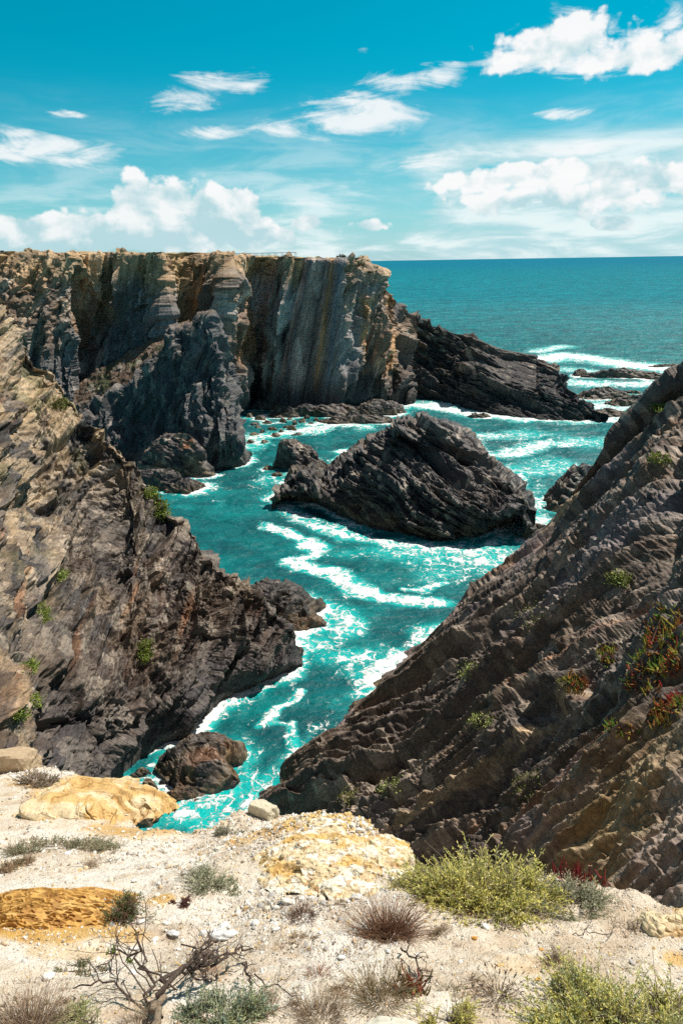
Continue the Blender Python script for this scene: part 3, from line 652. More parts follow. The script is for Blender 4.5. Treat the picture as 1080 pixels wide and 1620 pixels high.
def blob(name, label, cat, px, py, a, bb, h, rz, seed, group=None, n=110, m=170, fr=None, amp=1., tint=(.6, .04, .12, .3), darken=.85, lean=0., sharp=1.0, fine=1.4, back=0):
    """dome-shaped rock: base at pixel's sea point, half axes a, bb, height h (m)"""
    c0 = Pz(px, py, 0) + np.array([0, back, 0]); t = np.linspace(0, 1, n)[:, None]; ph = np.linspace(0, 2 * np.pi, m + 1)[None, :-1]
    rr = t ** .9; hh = h * (1 - t ** (2.0 * sharp)) - .8 * t ** 4 - .25
    out = 1 + .22 * np.sin(2 * ph + seed) + .13 * np.sin(3 * ph + 2.1 * seed) + .07 * np.sin(5 * ph + 1.3 * seed)
    x = a * rr * out * np.cos(ph); y = bb * rr * out * np.sin(ph); x = x + lean * hh
    ca, sa = math.cos(rz), math.sin(rz)
    V = np.stack([c0[0] + x * ca - y * sa, c0[1] + x * sa + y * ca, hh + 0 * x], -1).astype(F4)
    s = min(a, bb) / 4.0 * amp
    if fr is None: fr = fr_i
    N = np.stack([x * ca / a ** 2 - y * sa / bb ** 2, x * sa / a ** 2 + y * ca / bb ** 2, (hh + .6 * h) / h ** 2 + 0 * x], -1); N /= np.linalg.norm(N, axis=2, keepdims=True) + 1e-6
    D1, ids, q = rockdisp(V, fr, [(6 * s, 2.8 * s, 1.8 * s, 1.1 * s, 1.5), (2.4 * s, 1.2 * s, .8 * s, .36 * s, 1.7), (.9 * s, .6 * s, .4 * s, .12 * s, 1.8)], .8 * s, 4 * s, [(1.1 * s, .2 * s)], seed * 13 + 5)
    Rb, rbi = rubble(V, max(.3, .7 * s), .14 * s, seed * 3); D1 = soften(D1 + Rb); ids.append(rbi)
    V = V + N * (D1 * 1.0)[..., None]
    T = rock_tint(V, ids, q, *tint, seed, .8) * darken
    key = (round(fine, 2), tuple(np.round(fr[0], 2)))
    if key not in m_sea: m_sea[key] = rock_mat('wet_rock', fr, fine, .5, .55, .8, .12)
    o = grid_obj(name, V, m_sea[key], T, wrap=True); tag(o, label, cat, group); shore_add(V); return o
blob('sea_rock', 'black pointed rock just left of the big islet', 'sea rock', 478, 738, 5.6, 3.6, 6.0, .1, 3, lean=-.4)
blob('sea_rock', 'flat brown rocks spilling off the left foot of the big islet', 'sea rock', 470, 760, 3.8, 2.4, 1.6, .2, 5, tint=(.4, .15, .3, .3))
blob('sea_rock', 'low dark rock shelf reaching left from the front of the big islet', 'sea rock', 458, 790, 3.6, 1.6, 1.5, .05, 8)
blob('sea_rock', 'dark ridged rock tongue poking out from the left cliff into swirling foam', 'sea rock', 436, 966, 8.6, 3.4, 3.6, -.42, 11, fr=frame((.5, .5, .6), (.8, -.5, .1)), tint=(.5, .12, .3, .2), n=170, m=260, sharp=1.2)
blob('sea_rock', 'small reddish brown knob at the tip of the dark rock tongue', 'sea rock', 484, 990, 2.6, 1.7, 1.7, .0, 13, tint=(.3, .1, .6, .2))
blob('boulder', 'big brown boulder with a rounded back in the near inlet', 'boulder', 322, 1216, 4.9, 3.1, 2.7, -.22, 17, fr=frame((.7, -.5, -.5), (-.2, -.5, .8)), tint=(.40, .28, .28, .3), darken=1.0, n=190, m=300, sharp=1.25, fine=2.2)
blob('boulder', 'low brown rock awash in front of the big inlet boulder', 'boulder', 290, 1258, 2.0, 1.2, .9, -.1, 19, tint=(.3, .3, .5, .3), fine=2.2)
blob('boulder', 'dark wet rocks heaped under the golden sandstone ledge', 'boulder', 222, 1285, 2.1, 1.8, 1.8, .4, 23, tint=(.7, .1, .2, .3), fine=2.2)
blob('boulder', 'small square brown rock in the white water left of the inlet boulder', 'boulder', 236, 1246, 1.0, .8, 1.0, .4, 29, tint=(.3, .3, .5, .3), fine=2.2)
blob('boulder', 'flat rock slab in the foam close to the foot of the left cliff', 'boulder', 222, 1225, 1.3, .7, .6, .1, 31, tint=(.3, .3, .4, .3), fine=2.2)
for k, (px, py, a, bb, h, s, lab) in enumerate([(262, 1238, .8, .6, .5, 611, 'small wet rock wedged between the slab and the inlet boulder'), (250, 1268, 1.0, .7, .6, 613, 'wet brown rock in foam just above the dark heap'), (345, 1250, 1.1, .6, .35, 617, 'low brown rock awash at the right foot of the inlet boulder'), (205, 1252, .9, .6, .5, 619, 'small dark rock in white water close to the golden ledge')]):
    blob('boulder', lab, 'boulder', px, py, a, bb, h, .2 * k, s, tint=(.3, .3, .4, .3), fine=2.2, n=60, m=100)
blob('sea_rock', 'black rock with a jagged top behind the edge of the right slope', 'sea rock', 900, 795, 6.6, 3.4, 7.0, .35, 37, lean=.3)
blob('sea_rock', 'low flat rocks in foam at the foot of the right slope', 'sea rock', 846, 838, 2.4, 1.6, 1.0, .6, 41)
for k, (px, py, a, bb, h, s, lab) in enumerate([
    (916, 594, 4.0, 2.4, 2.6, 43, 'small round dark skerry, leftmost of the two beyond the cape'),
    (985, 597, 15, 3.0, 3.4, 47, 'long low dark skerry in the surf beyond the cape'),
    (1048, 600, 6, 2.0, 1.6, 53, 'low tail of rock at the right end of the long skerry'),
    (1055, 580, 8, 2.0, 1.2, 59, 'thin black reef farthest out in the breaking surf'),
    (952, 628, 11, 4.0, 3.0, 61, 'dark jagged rocks just off the tip of the cape'),
    (990, 640, 9, 3.0, 2.0, 67, 'flat rock lying right of the jagged rocks off the cape'),
    (992, 622, 5, 1.6, 1.2, 71, 'small flat rock between the cape tip and the long skerry'),
    (1020, 634, 8, 2.4, 2.2, 72, 'broken rocks farthest right off the cape beside the slope'),
    (962, 657, 10, 3.0, 1.8, 73, 'brown rock ledge awash below the tip of the cape'),
    (755, 660, 4.0, 1.5, 1.3, 79, 'small lone rock in the foam in front of the cape'),
    (815, 652, 9, 2.2, 1.4, 83, 'low brown ledge along the waterline of the cape'),
    (870, 655, 9, 2.6, 1.8, 89, 'broad wet rock step at the foot of the cape'),
    (560, 668, 11, 3.2, 2.4, 97, 'dark flat shelf of rock between the headland and the big islet'),
    (600, 655, 8, 3.5, 4.0, 101, 'dark rounded rock under the golden part of the headland'),
    (500, 656, 15, 5, 3.2, 103, 'long black ledge along the foot of the banded headland face'),
    (430, 645, 9, 5, 2.6, 107, 'black ledge below the cave of the headland'),
    (276, 748, 7.5, 5, 8.5, 109, 'dark rounded rock hump at the left foot of the spur'),
    (296, 775, 4.2, 2.6, 2.2, 113, 'low jagged black rock running out from the foot of the spur'),
    (248, 772, 5.5, 3.5, 4.5, 127, 'jagged black rocks between the spur and the left cliff')]):
    blob('sea_rock', lab, 'sea rock', px, py, a, bb, h, .05 * (k % 5 - 2), s, n=80, m=190, amp=1.0 if a < 8 else .9, tint=(.55, .08, .2, .25), fine=1.0)
# boulders on the little beach below the headland
rb = random.Random(5)
bpts = [(395,660),(402,672),(412,664),(424,670),(438,661),(448,668),(458,664),(466,672),(478,668),(486,662),(430,680),(445,684),(415,684),(402,688),(462,680),(470,688),(492,671),(408,676),(436,690),(418,700),(453,676),(500,666),(402,655),(415,655),(396,700),(425,742),(440,752)]
for k, (px, py) in enumerate(bpts):
    blob('boulder', 'rounded brown boulder among others at the waterline below the headland cave', 'boulder', px, py, rb.uniform(.9, 2.0), rb.uniform(.7, 1.3), rb.uniform(.7, 1.5), rb.uniform(-.6, .6), 200 + k,
         group='boulders at the waterline below the headland cave', n=26, m=40, tint=(.15, .35, .35, .4), darken=1.15, fine=1.0)
# ------------------------------------------------------------------ the sea
def axis_nonuni(segs):
    out = [np.linspace(a, b_, n, endpoint=False) for (a, b_, n) in segs]; return np.concatenate(out + [[segs[-1][1]]])
azs = np.radians(axis_nonuni([(-178, -60, 30), (-60, -33, 60), (-33, 33, 760), (33, 60, 60), (60, 178, 30)]))
rs = np.concatenate([np.geomspace(30, 330, 950, endpoint=False), np.geomspace(330, 1500, 200, endpoint=False), np.geomspace(1500, 90000, 60)])
RR, AA = np.meshgrid(rs, azs, indexing='ij'); X = (RR * np.sin(AA)).astype(F4); Y = (RR * np.cos(AA)).astype(F4)
# distance to rock at the waterline, on a raster
cell = .35; x0, x1, y0, y1 = -120., 150., 15., 300.
nx, ny = int((x1 - x0) / cell), int((y1 - y0) / cell)
pts = np.concatenate(ZMIN); ii = ((pts[:, 0] - x0) / cell).astype(int); jj = ((pts[:, 1] - y0) / cell).astype(int)
ok = (ii >= 0) & (ii < nx) & (jj >= 0) & (jj < ny)
DT = np.full((nx, ny), 99., F4); DT[ii[ok], jj[ok]] = 0
for it in range(34):
    a = DT
    for (sx_, sy_, c_) in ((1, 0, cell), (-1, 0, cell), (0, 1, cell), (0, -1, cell), (1, 1, cell * 1.414), (-1, -1, cell * 1.414), (1, -1, cell * 1.414), (-1, 1, cell * 1.414)):
        a = np.minimum(a, np.roll(np.roll(DT, sx_, 0), sy_, 1) + c_)
    DT = a
fi = np.clip((X - x0) / cell, 0, nx - 2); fj = np.clip((Y - y0) / cell, 0, ny - 2); i0 = fi.astype(int); j0 = fj.astype(int); fi = fi - i0; fj = fj - j0
ds = DT[i0, j0] * (1 - fi) * (1 - fj) + DT[i0 + 1, j0] * fi * (1 - fj) + DT[i0, j0 + 1] * (1 - fi) * fj + DT[i0 + 1, j0 + 1] * fi * fj
inside = (X > x0) & (X < x1) & (Y > y0) & (Y < y1); ds = np.where(inside, np.minimum(ds, 12), 12)
wx = X + 1.6 * fbm(X / 5, Y / 5, X * 0, 3, 301); wy = Y + 1.6 * fbm(X / 5, Y / 5, X * 0, 3, 302)
mod = np.clip(.55 + .9 * fbm(X / 7, Y / 7, X * 0, 3, 303), .1, 1.3)
FD = .50 * np.exp(-ds / .9) * (.5 + .5 * mod) + .42 * np.exp(-ds / 4.0) * mod
def fline(pts, w, s, soft=1.0):
    global FD
    q = [Pz(a, b_, 0)[:2] for (a, b_) in pts]; best = np.full(X.shape, 1e9, F4)
    for (a, b_) in zip(q[:-1], q[1:]):
        v = b_ - a; L2 = v @ v; t = np.clip(((wx - a[0]) * v[0] + (wy - a[1]) * v[1]) / L2, 0, 1)
        best = np.minimum(best, np.hypot(wx - a[0] - t * v[0], wy - a[1] - t * v[1]))
    FD = np.maximum(FD, s * np.exp(-(best / w) ** (2.0 / soft)))
def fpatch(px, py, rx, ry, s):
    global FD
    c0 = Pz(px, py, 0); FD = np.maximum(FD, s * np.exp(-(((wx - c0[0]) / rx) ** 2 + ((wy - c0[1]) / ry) ** 2)))
fline([(428,832),(450,846),(490,856),(502,866),(478,880),(452,888),(480,896),(520,910),(560,926),(590,940),(625,948),(660,950),(702,948)], 1.7, .86)
fline([(636,928),(668,930),(705,922)], 1.0, .75)
fline([(440,800),(475,820),(520,838),(580,850),(640,862),(700,872),(760,864),(810,842),(845,815)], 2.6, .68)
fline([(460,1098),(448,1118),(436,1140)], .9, .84); fline([(472,1160),(458,1185),(440,1200)], .9, .7); fline([(436,1140),(470,1172),(455,1210)], .5, .6)
fpatch(535, 985, 3.2, 5.5, .74); fpatch(500, 1020, 3.5, 3.0, .66); fpatch(550, 1045, 6, 3.5, .6); fpatch(600, 1070, 4.5, 3, .68); fpatch(660, 1000, 3, 3.5, .56); fpatch(470, 1000, 3, 3, .7)
fpatch(760, 880, 9, 9, .62); fpatch(830, 830, 6, 8, .74); fpatch(700, 900, 8, 6, .5); fpatch(560, 830, 7, 4, .55)
fpatch(300, 1270, 5, 3.5, .62); fpatch(230, 1255, 4, 3, .74); fpatch(330, 1300, 3, 3, .5); fpatch(395, 1215, 1.4, 3, .56)
fpatch(310, 775, 6, 4, .6); fpatch(400, 700, 5, 9, .62); fpatch(420, 760, 5, 6, .5)
fline([(400,690),(440,688),(500,680),(540,672),(575,676)], 5, .74); fpatch(530, 672, 6, 5, .84)
fline([(600,648),(660,640),(720,650),(790,660),(880,664),(1010,664)], 5, .86); fpatch(690, 642, 10, 8, .84)
fline([(740,690),(780,690)], 5, .64); fline([(800,718),(850,706),(905,700)], 4.5, .72); fline([(760,750),(800,742),(840,748)], 5, .55); fpatch(920, 700, 9, 7, .6)
fline([(860,568),(900,562),(960,572),(1020,580),(1090,588)], 12, .9); fline([(850,556),(890,548)], 7, .66); fline([(905,606),(980,608),(1080,606)], 8, .8); fpatch(960, 645, 16, 14, .7)
fline([(900,585),(960,590)], 9, .64); fpatch(830, 690, 14, 10, .42); fpatch(800, 770, 10, 14, .45); fpatch(880, 740, 10, 10, .5)
fpatch(340, 797, 3, 2, .30); fpatch(720, 880, 12, 6, .5); fpatch(640, 875, 14, 4, .45)
FD += .05 * fbm(X / 14, Y / 14, X * 0, 4, 305)
amp = np.clip(RR / 90, .5, 2.2) * sstep(0, 2, ds) * (1 - sstep(350, 900, RR))
Zs = amp * (.20 * fbm(X / 6, Y / 3.2, X * 0, 4, 311) + .05 * fbm(X / 1.2, Y / .8, X * 0, 2, 312)) + .16 * sstep(.5, .9, FD) * (.5 + fbm(X / 1.5, Y / 1.5, X * 0, 3, 313))
V = np.stack([X, Y, Zs.astype(F4)], -1)
aer = np.clip(FD * 1.35 + .15 * fbm(X / 10, Y / 10, X * 0, 3, 320), 0, 1)
mt = bpy.data.materials.new('sea_water'); b = NB(nt(mt))
pos = b.n('ShaderNodeNewGeometry').outputs['Position']
fa = b.n('ShaderNodeAttribute', attribute_name='foam').outputs['Fac']; ae = b.n('ShaderNodeAttribute', attribute_name='aeration').outputs['Fac']
rd = b.vm('LENGTH', pos, None, 1)
far = b.ss(rd, 200, 900); vfar = b.ss(rd, 600, 6000)
wn = b.n('ShaderNodeVectorMath', operation='SCALE'); b.put(wn.inputs[0], b.noise(pos, .28, 4, .6, 0, 'Color')); wn.inputs[3].default_value = 3.2
wp = b.vm('ADD', pos, wn.outputs[0])
n1 = b.noise(wp, .55, 8, .68, .6); n2 = b.noise(wp, 2.2, 5, .7)
vo = b.n('ShaderNodeTexVoronoi', feature='DISTANCE_TO_EDGE'); vo.inputs['Scale'].default_value = .75; b.put(vo.inputs['Vector'], wp)
web = b.ss(vo.outputs['Distance'], .0, .16, 1, 0)
vo2 = b.n('ShaderNodeTexVoronoi', feature='DISTANCE_TO_EDGE'); vo2.inputs['Scale'].default_value = 2.2; b.put(vo2.inputs['Vector'], wp)
web2 = b.ss(vo2.outputs['Distance'], .0, .2, 1, 0)
tex = b.m('ADD', b.m('ADD', b.m('MULTIPLY', n1, 1.0), b.m('MULTIPLY', n2, .35)), b.m('ADD', b.m('MULTIPLY', web, .13), b.m('MULTIPLY', web2, .07)))
fv = b.m('ADD', fa, b.m('MULTIPLY', b.m('SUBTRACT', tex, .74), 1.9))
foam = b.m('MULTIPLY', b.ss(fv, .50, .78), b.ss(fa, .04, .22))
# white specks of chop out to sea
mp = b.n('ShaderNodeMapping'); b.put(mp.inputs[0], pos); mp.inputs['Scale'].default_value = (.35, .6, 1)
n3 = b.noise(mp.outputs[0], 1.0, 5, .75); speck = b.ss(n3, .70, .78)
mp2 = b.n('ShaderNodeMapping'); b.put(mp2.inputs[0], pos); mp2.inputs['Scale'].default_value = (.02, .05, 1)
foam = b.m('MAXIMUM', foam, b.m('MULTIPLY', b.m('MULTIPLY', speck, b.ss(rd, 1500, 200, .08, .7)), b.ss(b.noise(mp2.outputs[0], 1, 3, .6), .4, .62)))
deepc = b.mix(far, (.0, .14, .15), (.0, .205, .26)); deepc = b.mix(vfar, deepc, (.0, .17, .265))
mp3 = b.n('ShaderNodeMapping'); b.put(mp3.inputs[0], pos); mp3.inputs['Scale'].default_value = (.012, .04, 1)
mp4 = b.n('ShaderNodeMapping'); b.put(mp4.inputs[0], pos); mp4.inputs['Scale'].default_value = (.06, .16, 1); rip = b.noise(mp4.outputs[0], 1.0, 8, .75)
deepc = b.mix(b.ss(rip, .36, .64), b.mix(1.0, deepc, (.5, .62, .68), 'MULTIPLY'), b.mix(1.0, deepc, (1.6, 1.22, 1.18), 'MULTIPLY'))
pat = b.noise(mp3.outputs[0], 1.0, 5, .6); deepc = b.mix(b.ss(pat, .35, .7), deepc, b.mix(1.0, deepc, (1.0, 1.45, 1.4), 'MULTIPLY'))
wc0 = b.noise(pos, .09, 5, .65); deepc = b.mix(b.ss(wc0, .42, .62), b.mix(1.0, deepc, (1, .72, .75), 'MULTIPLY'), deepc)
ael = b.m('MULTIPLY', b.m('ADD', ae, b.m('MULTIPLY', b.m('SUBTRACT', n1, .5), .6)), 1.0)
wc = b.mix(b.ss(ael, .22, .85), deepc, (.0, .48, .46))
wc = b.mix(foam, wc, (.80, .84, .84))
bs = b.n('ShaderNodeBsdfPrincipled'); b.put(bs.inputs['Base Color'], wc)
b.put(bs.inputs['Roughness'], b.m('ADD', b.m('MULTIPLY', foam, .6), b.mr(vfar, 0, 1, .12, .35))); bs.inputs['IOR'].default_value = 1.33
bs.inputs['Specular IOR Level'].default_value = 0
mb = b.n('ShaderNodeMapping'); b.put(mb.inputs[0], pos); mb.inputs['Scale'].default_value = (.7, 1.2, 1)
h1 = b.noise(mb.outputs[0], 1.1, 7, .62, .3); h2 = b.noise(mb.outputs[0], .22, 5, .6)
hs = b.m('ADD', b.m('MULTIPLY', h1, .55), b.m('ADD', b.m('MULTIPLY', h2, 1.6), b.m('MULTIPLY', foam, .12)))
bp = b.n('ShaderNodeBump'); bp.inputs['Strength'].default_value = 1.0; b.put(bp.inputs['Distance'], b.mr(far, 0, 1, .55, 1.6))
b.put(bp.inputs['Height'], hs); b.put(bs.inputs['Normal'], bp.outputs[0])
gl = b.n('ShaderNodeBsdfAnisotropic'); b.put(gl.inputs['Roughness'], b.mr(far, 0, 1, .34, .45)); b.put(gl.inputs['Normal'], bp.outputs[0])
fr_ = b.n('ShaderNodeFresnel'); fr_.inputs['IOR'].default_value = 1.33; b.put(fr_.inputs['Normal'], bp.outputs[0])
mx = b.n('ShaderNodeMixShader'); b.put(mx.inputs[0], b.m('MULTIPLY', b.m('MINIMUM', fr_.outputs[0], b.mr(far, 0, 1, .12, .03)), b.m('SUBTRACT', 1.0, foam)))
b.t.links.new(bs.outputs[0], mx.inputs[1]); b.t.links.new(gl.outputs[0], mx.inputs[2])
o = b.n('ShaderNodeOutputMaterial'); b.t.links.new(mx.outputs[0], o.inputs[0])
o = grid_obj('sea', V, mt, None, smooth=True, attrs={'foam': FD, 'aeration': aer}); tag(o, kind='structure')
# ------------------------------------------------------------------ the ledge in the foreground
GA, GB = 1.95, .66
def plane_hit(px, py):                       # where a pixel's ray meets the sloping ledge
    r = ray(px, py); return -GA / (r[2] + GB * r[1]) * r
EDGE = [(-400,1150),(-150,1170),(0,1192),(40,1208),(100,1240),(150,1262),(200,1292),(222,1312),(300,1320),(345,1312),(372,1296),(400,1290),(450,1296),(500,1288),(560,1318),(598,1352),(606,1385),(622,1415),(660,1428),(760,1418),(870,1402),(960,1415),(1010,1428),(1080,1448),(1300,1450),(1700,1450)]
EP = np.array([plane_hit(a, b_) for a, b_ in EDGE]); EA = np.arctan2(EP[:, 0], EP[:, 1]); ER = np.hypot(EP[:, 0], EP[:, 1])
def bump_at(px, py, rx, ry): h = plane_hit(px, py); return h[0], h[1], rx, ry
def GBUMPS(x, y):
    z = 0
    for (px, py, rx, ry, a, pw) in ((520, 1345, .75, .65, .34, 1), (380, 1300, .35, .4, .10, 1), (420, 1370, .9, .5, .12, 1), (60, 1260, 2.0, 2.0, .30, 1), (750, 1400, .7, .35, .16, 1), (930, 1425, .5, .25, .06, 1),
                                 (60, 1440, .55, .42, .10, 1), (330, 1400, .3, .25, .06, 1), (250, 1480, .7, .5, -.06, 1), (900, 1510, .8, .4, -.05, 1), (160, 1290, .5, .5, .08, 1)):
        c = plane_hit(px, py); z = z + a * np.exp(-(((x - c[0]) / rx) ** 2 + ((y - c[1]) / ry) ** 2) ** pw)
    return z
def ground_base(x, y):
    x = np.asarray(x, float); y = np.asarray(y, float)
    z = CAMZ - GA - GB * np.maximum(y, 0) + .35 * np.minimum(y, 0) * -1 * .3 + GBUMPS(x, y)
    rl = fbm(x / .9 + 3, y / .35 + x * .3, x * 0, 4, 404); z = z + .035 * (1 - np.abs(rl) * 2) * sstep(-.3, .3, fbm(x / 1.5, y / 1.2, x * 0, 2, 405))
    z = z + .07 * fbm(x / 1.3, y / 1.0, x * 0, 3, 401) + .03 * fbm(x / .4, y / .35, x * 0, 3, 402)
    return z
def edge_excess(x, y):
    a = np.arctan2(x, np.maximum(y, .05)); re = np.interp(a, EA, ER)
    re = re * (1 + .012 * fbm(a * 22, a * 0, a * 0, 4, 403)) - .06; return np.hypot(x, y) - re
def ground_z(x, y):
    e = edge_excess(x, y); z = ground_base(x, y); k = np.maximum(e, 0)
    # the nose at the middle stays high, then everything breaks away
    return z - 3.2 * k - 1.2 * np.minimum(k, .35)
def gz(x, y): return float(ground_z(np.array([x]), np.array([y]))[0])
def on_ground(px, py):                       # world point of the ledge seen at a pixel
    r = ray(px, py); t = np.linspace(.6, 16, 1600); q = CAM[:, None] + r[:, None] * t; g = ground_z(q[0], q[1]); k = np.argmax(q[2] < g)
    return q[0, k], q[1, k], g[k]
gs_x = axis_nonuni([(-16, -6.5, 160), (-6.5, -3, 200), (-3, 3, 640), (3, 6.5, 120), (6.5, 14, 60)]) if 'axis_nonuni' in globals() else None
gs_y = axis_nonuni([(-4, 1.0, 50), (1.0, 5.2, 520), (5.2, 8.5, 260), (8.5, 16, 300)])
X, Y = np.meshgrid(gs_x, gs_y, indexing='xy'); X = X.astype(F4); Y = Y.astype(F4)
Z = ground_z(X, Y).astype(F4); e = edge_excess(X, Y)
gpx, gpy, _ = project(np.stack([X, Y, Z], -1)); gpx = gpx.reshape(X.shape); gpy = gpy.reshape(X.shape)
fd_h, fd_r, fd_e = facet(X / .16, Y / .12, Z / .12, 407, 1.2); f2h, f2r, f2e = facet(X / .05, Y / .04, Z / .04, 409, 1.0)
rough = sstep(-.1, .45, fbm(X / .8, Y / .6, Z * 0, 3, 411) + .15)
br = sstep(-.15, .25, e)
def blob_mask(lst, s=420, soft=.5):
    m = np.zeros(X.shape, F4)
    for (px, py, rx, ry, k) in lst:
        c = plane_hit(px, py); d = np.hypot((X - c[0]) / rx, (Y - c[1]) / ry) + .5 * fbm(X / .3, Y / .25, Z * 0, 4, s)
        m = np.maximum(m, k * (1 - sstep(1 - soft, 1 + soft * .3, d)))
    return m
orange = blob_mask([(70, 1475, .55, .16, 1), (150, 1262, 1.2, .6, .8), (262, 1428, .12, .1, .95), (230, 1318, .8, .3, .7), (430, 1355, .35, .2, .8), (520, 1380, .4, .3, .8), (490, 1330, .5, .3, .5), (1065, 1505, .12, .1, .9), (200, 1300, .5, .35, .8), (830, 1530, .25, .1, .3), (110, 1500, .3, .1, .5)], 421)
gravel_m = np.clip(blob_mask([(430, 1350, .9, .7, 1), (330, 1330, 1.2, .7, .8), (470, 1440, .7, .4, .8), (500, 1500, .5, .3, .5), (180, 1345, .9, .6, .6), (540, 1320, .6, .6, .9), (100, 1240, 2, 1.5, .6)], 425, .8), 0, 1)
Z = Z + (rough * (.012 * fd_h + .006 * f2h) + gravel_m * (.022 * fd_h + .010 * f2h) + br * (.12 * fd_h + .03 * f2h)).astype(F4) + .003 * fbm(X / .03, Y / .03, Z * 0, 2, 412)
V = np.stack([X, Y, Z], -1)
T = np.broadcast_to(LD((.74, .655, .54)), V.shape).astype(F4).copy()
T = mixc(T, (.82, .78, .71), sstep(-.1, .5, fbm(X / .6, Y / .5, Z * 0, 4, 431)) * .8)
T = mixc(T, (.55, .43, .30), sstep(.1, .6, fbm(X / .35, Y / .3, Z * 0, 4, 433)) * .6)
T = mixc(T, (.78, .75, .70), gravel_m * sstep(.3, .8, f2r) * .8); T = mixc(T, (.45, .40, .34), gravel_m * sstep(.8, .95, fd_r) * .5)
T = mixc(T, (.70, .44, .13), orange * .9); T = mixc(T, (.58, .33, .08), orange * sstep(.1, .5, fbm(X / .2, Y / .2, Z * 0, 3, 437)) * .6)
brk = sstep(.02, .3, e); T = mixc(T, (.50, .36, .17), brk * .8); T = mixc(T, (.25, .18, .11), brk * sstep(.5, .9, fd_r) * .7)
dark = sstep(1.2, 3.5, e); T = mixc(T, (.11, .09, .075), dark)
m_sand = bpy.data.materials.new('pale_sand'); b = NB(nt(m_sand))
pos = b.n('ShaderNodeNewGeometry').outputs['Position']; at = b.n('ShaderNodeAttribute', attribute_name='tint').outputs['Color']
na = b.noise(pos, 9, 6, .7); nb = b.noise(pos, 90, 4, .7); ncc = b.noise(pos, 400, 2, .6)
vo = b.n('ShaderNodeTexVoronoi', feature='F1'); vo.inputs['Scale'].default_value = 70; b.put(vo.inputs['Vector'], pos); vo.inputs['Randomness'].default_value = 1
c = b.mix(b.ss(na, .35, .7), at, b.mix(1.0, at, (.86, .80, .74), 'MULTIPLY'))
c = b.mix(b.m('MULTIPLY', b.ss(nb, .58, .70), .5), c, (.42, .34, .26))
c = b.mix(b.m('MULTIPLY', b.ss(b.noise(pos, 45, 4, .8), .645, .69), .8), c, (.16, .12, .09))
k = b.mr(ncc, .3, .7, .85, 1.12); cc = b.n('ShaderNodeCombineColor'); [b.put(cc.inputs[i], k) for i in range(3)]
c = b.mix(1.0, c, cc.outputs[0], 'MULTIPLY')
bs = b.n('ShaderNodeBsdfPrincipled'); b.put(bs.inputs['Base Color'], c); bs.inputs['Roughness'].default_value = .9; bs.inputs['Specular IOR Level'].default_value = .15
bp = b.n('ShaderNodeBump'); bp.inputs['Strength'].default_value = 1.0; bp.inputs['Distance'].default_value = .022
b.put(bp.inputs['Height'], b.m('ADD', b.m('ADD', na, b.m('MULTIPLY', nb, .4)), b.m('MULTIPLY', vo.outputs['Distance'], .35))); b.put(bs.inputs['Normal'], bp.outputs[0])
o = b.n('ShaderNodeOutputMaterial'); b.t.links.new(bs.outputs[0], o.inputs[0])
o = grid_obj('ground', V, m_sand, T); tag(o, kind='structure')
# ------------------------------------------------------------------ plants: geometry builders
class Soup:
    """collects vertices, faces and a colour per vertex into one mesh"""
    def __init__(s): s.v, s.f, s.n, s.c, s.k = [], [], [], [], 0
    def add(s, V, Fc, C_):
        V = np.asarray(V, F4).reshape(-1, 3); s.v.append(V); s.f.append((np.asarray(Fc) + s.k).reshape(-1)); s.n.append(np.full(len(Fc), np.asarray(Fc).shape[1]))
        s.c.append(np.broadcast_to(np.asarray(C_, F4), V.shape)); s.k += len(V)
    def build(s, name, mat, parent=None, loc=None, smooth=False):
        V = np.concatenate(s.v); 
        if parent is not None and loc is None: V = V - np.array(parent.location)
        if loc is not None: V = V - np.array(loc)
        me = mesh_from(name, V, np.concatenate(s.f), np.concatenate(s.n), np.concatenate(s.c), smooth, mat)
        return link(name, me, parent, loc)
def unit(v): return v / (np.linalg.norm(v, axis=-1, keepdims=True) + 1e-9)
def paths(base, d, L, droop, curl, seg, rng):
    """n curved stems -> (n, seg+1, 3)"""
    n = len(base); t = np.linspace(0, 1, seg + 1)[None, :, None]; d = unit(d)
    side = unit(rng.normal(size=(n, 3))); L = L[:, None, None]
    return base[:, None] + d[:, None] * t * L + side[:, None] * (curl * L * t ** 2) - np.array([0, 0, 1.]) * (droop * L * t ** 2.2) + np.cumsum(rng.normal(size=(n, seg + 1, 3)) * .03 * L / seg * 3, axis=1) * (t > 0)
def tubes(S, Pth, r0, r1, col, k=3, tip=None):
    """tapered tubes along paths; col (n,3) or (3,)"""
    n, m, _ = Pth.shape; T = unit(np.gradient(Pth, axis=1)); ref = np.where(np.abs(T[..., 2:3]) > .9, np.array([1., 0, 0]), np.array([0, 0, 1.]))
    A = unit(np.cross(T, ref)); B = np.cross(T, A); r0 = np.broadcast_to(r0, n); r1 = np.broadcast_to(r1, n)
    r = (r0[:, None] + (r1 - r0)[:, None] * np.linspace(0, 1, m)[None])[..., None]
    ring = [Pth + (A * math.cos(a) + B * math.sin(a)) * r for a in np.arange(k) * 2 * math.pi / k]
    V = np.stack(ring, 2)                                            # n,m,k,3
    idx = np.arange(n * m * k).reshape(n, m, k)
    f = np.stack([idx[:, :-1], np.roll(idx, -1, 2)[:, :-1], np.roll(idx, -1, 2)[:, 1:], idx[:, 1:]], -1).reshape(-1, 4)
    c = np.broadcast_to(np.asarray(col, F4).reshape(-1, 1, 1, 3), V.shape)
    if tip is not None: c = c + (np.asarray(tip, F4).reshape(-1, 1, 1, 3) - c) * np.linspace(0, 1, m)[None, :, None, None] ** 1.5
    S.add(V, f, c.reshape(-1, 3))
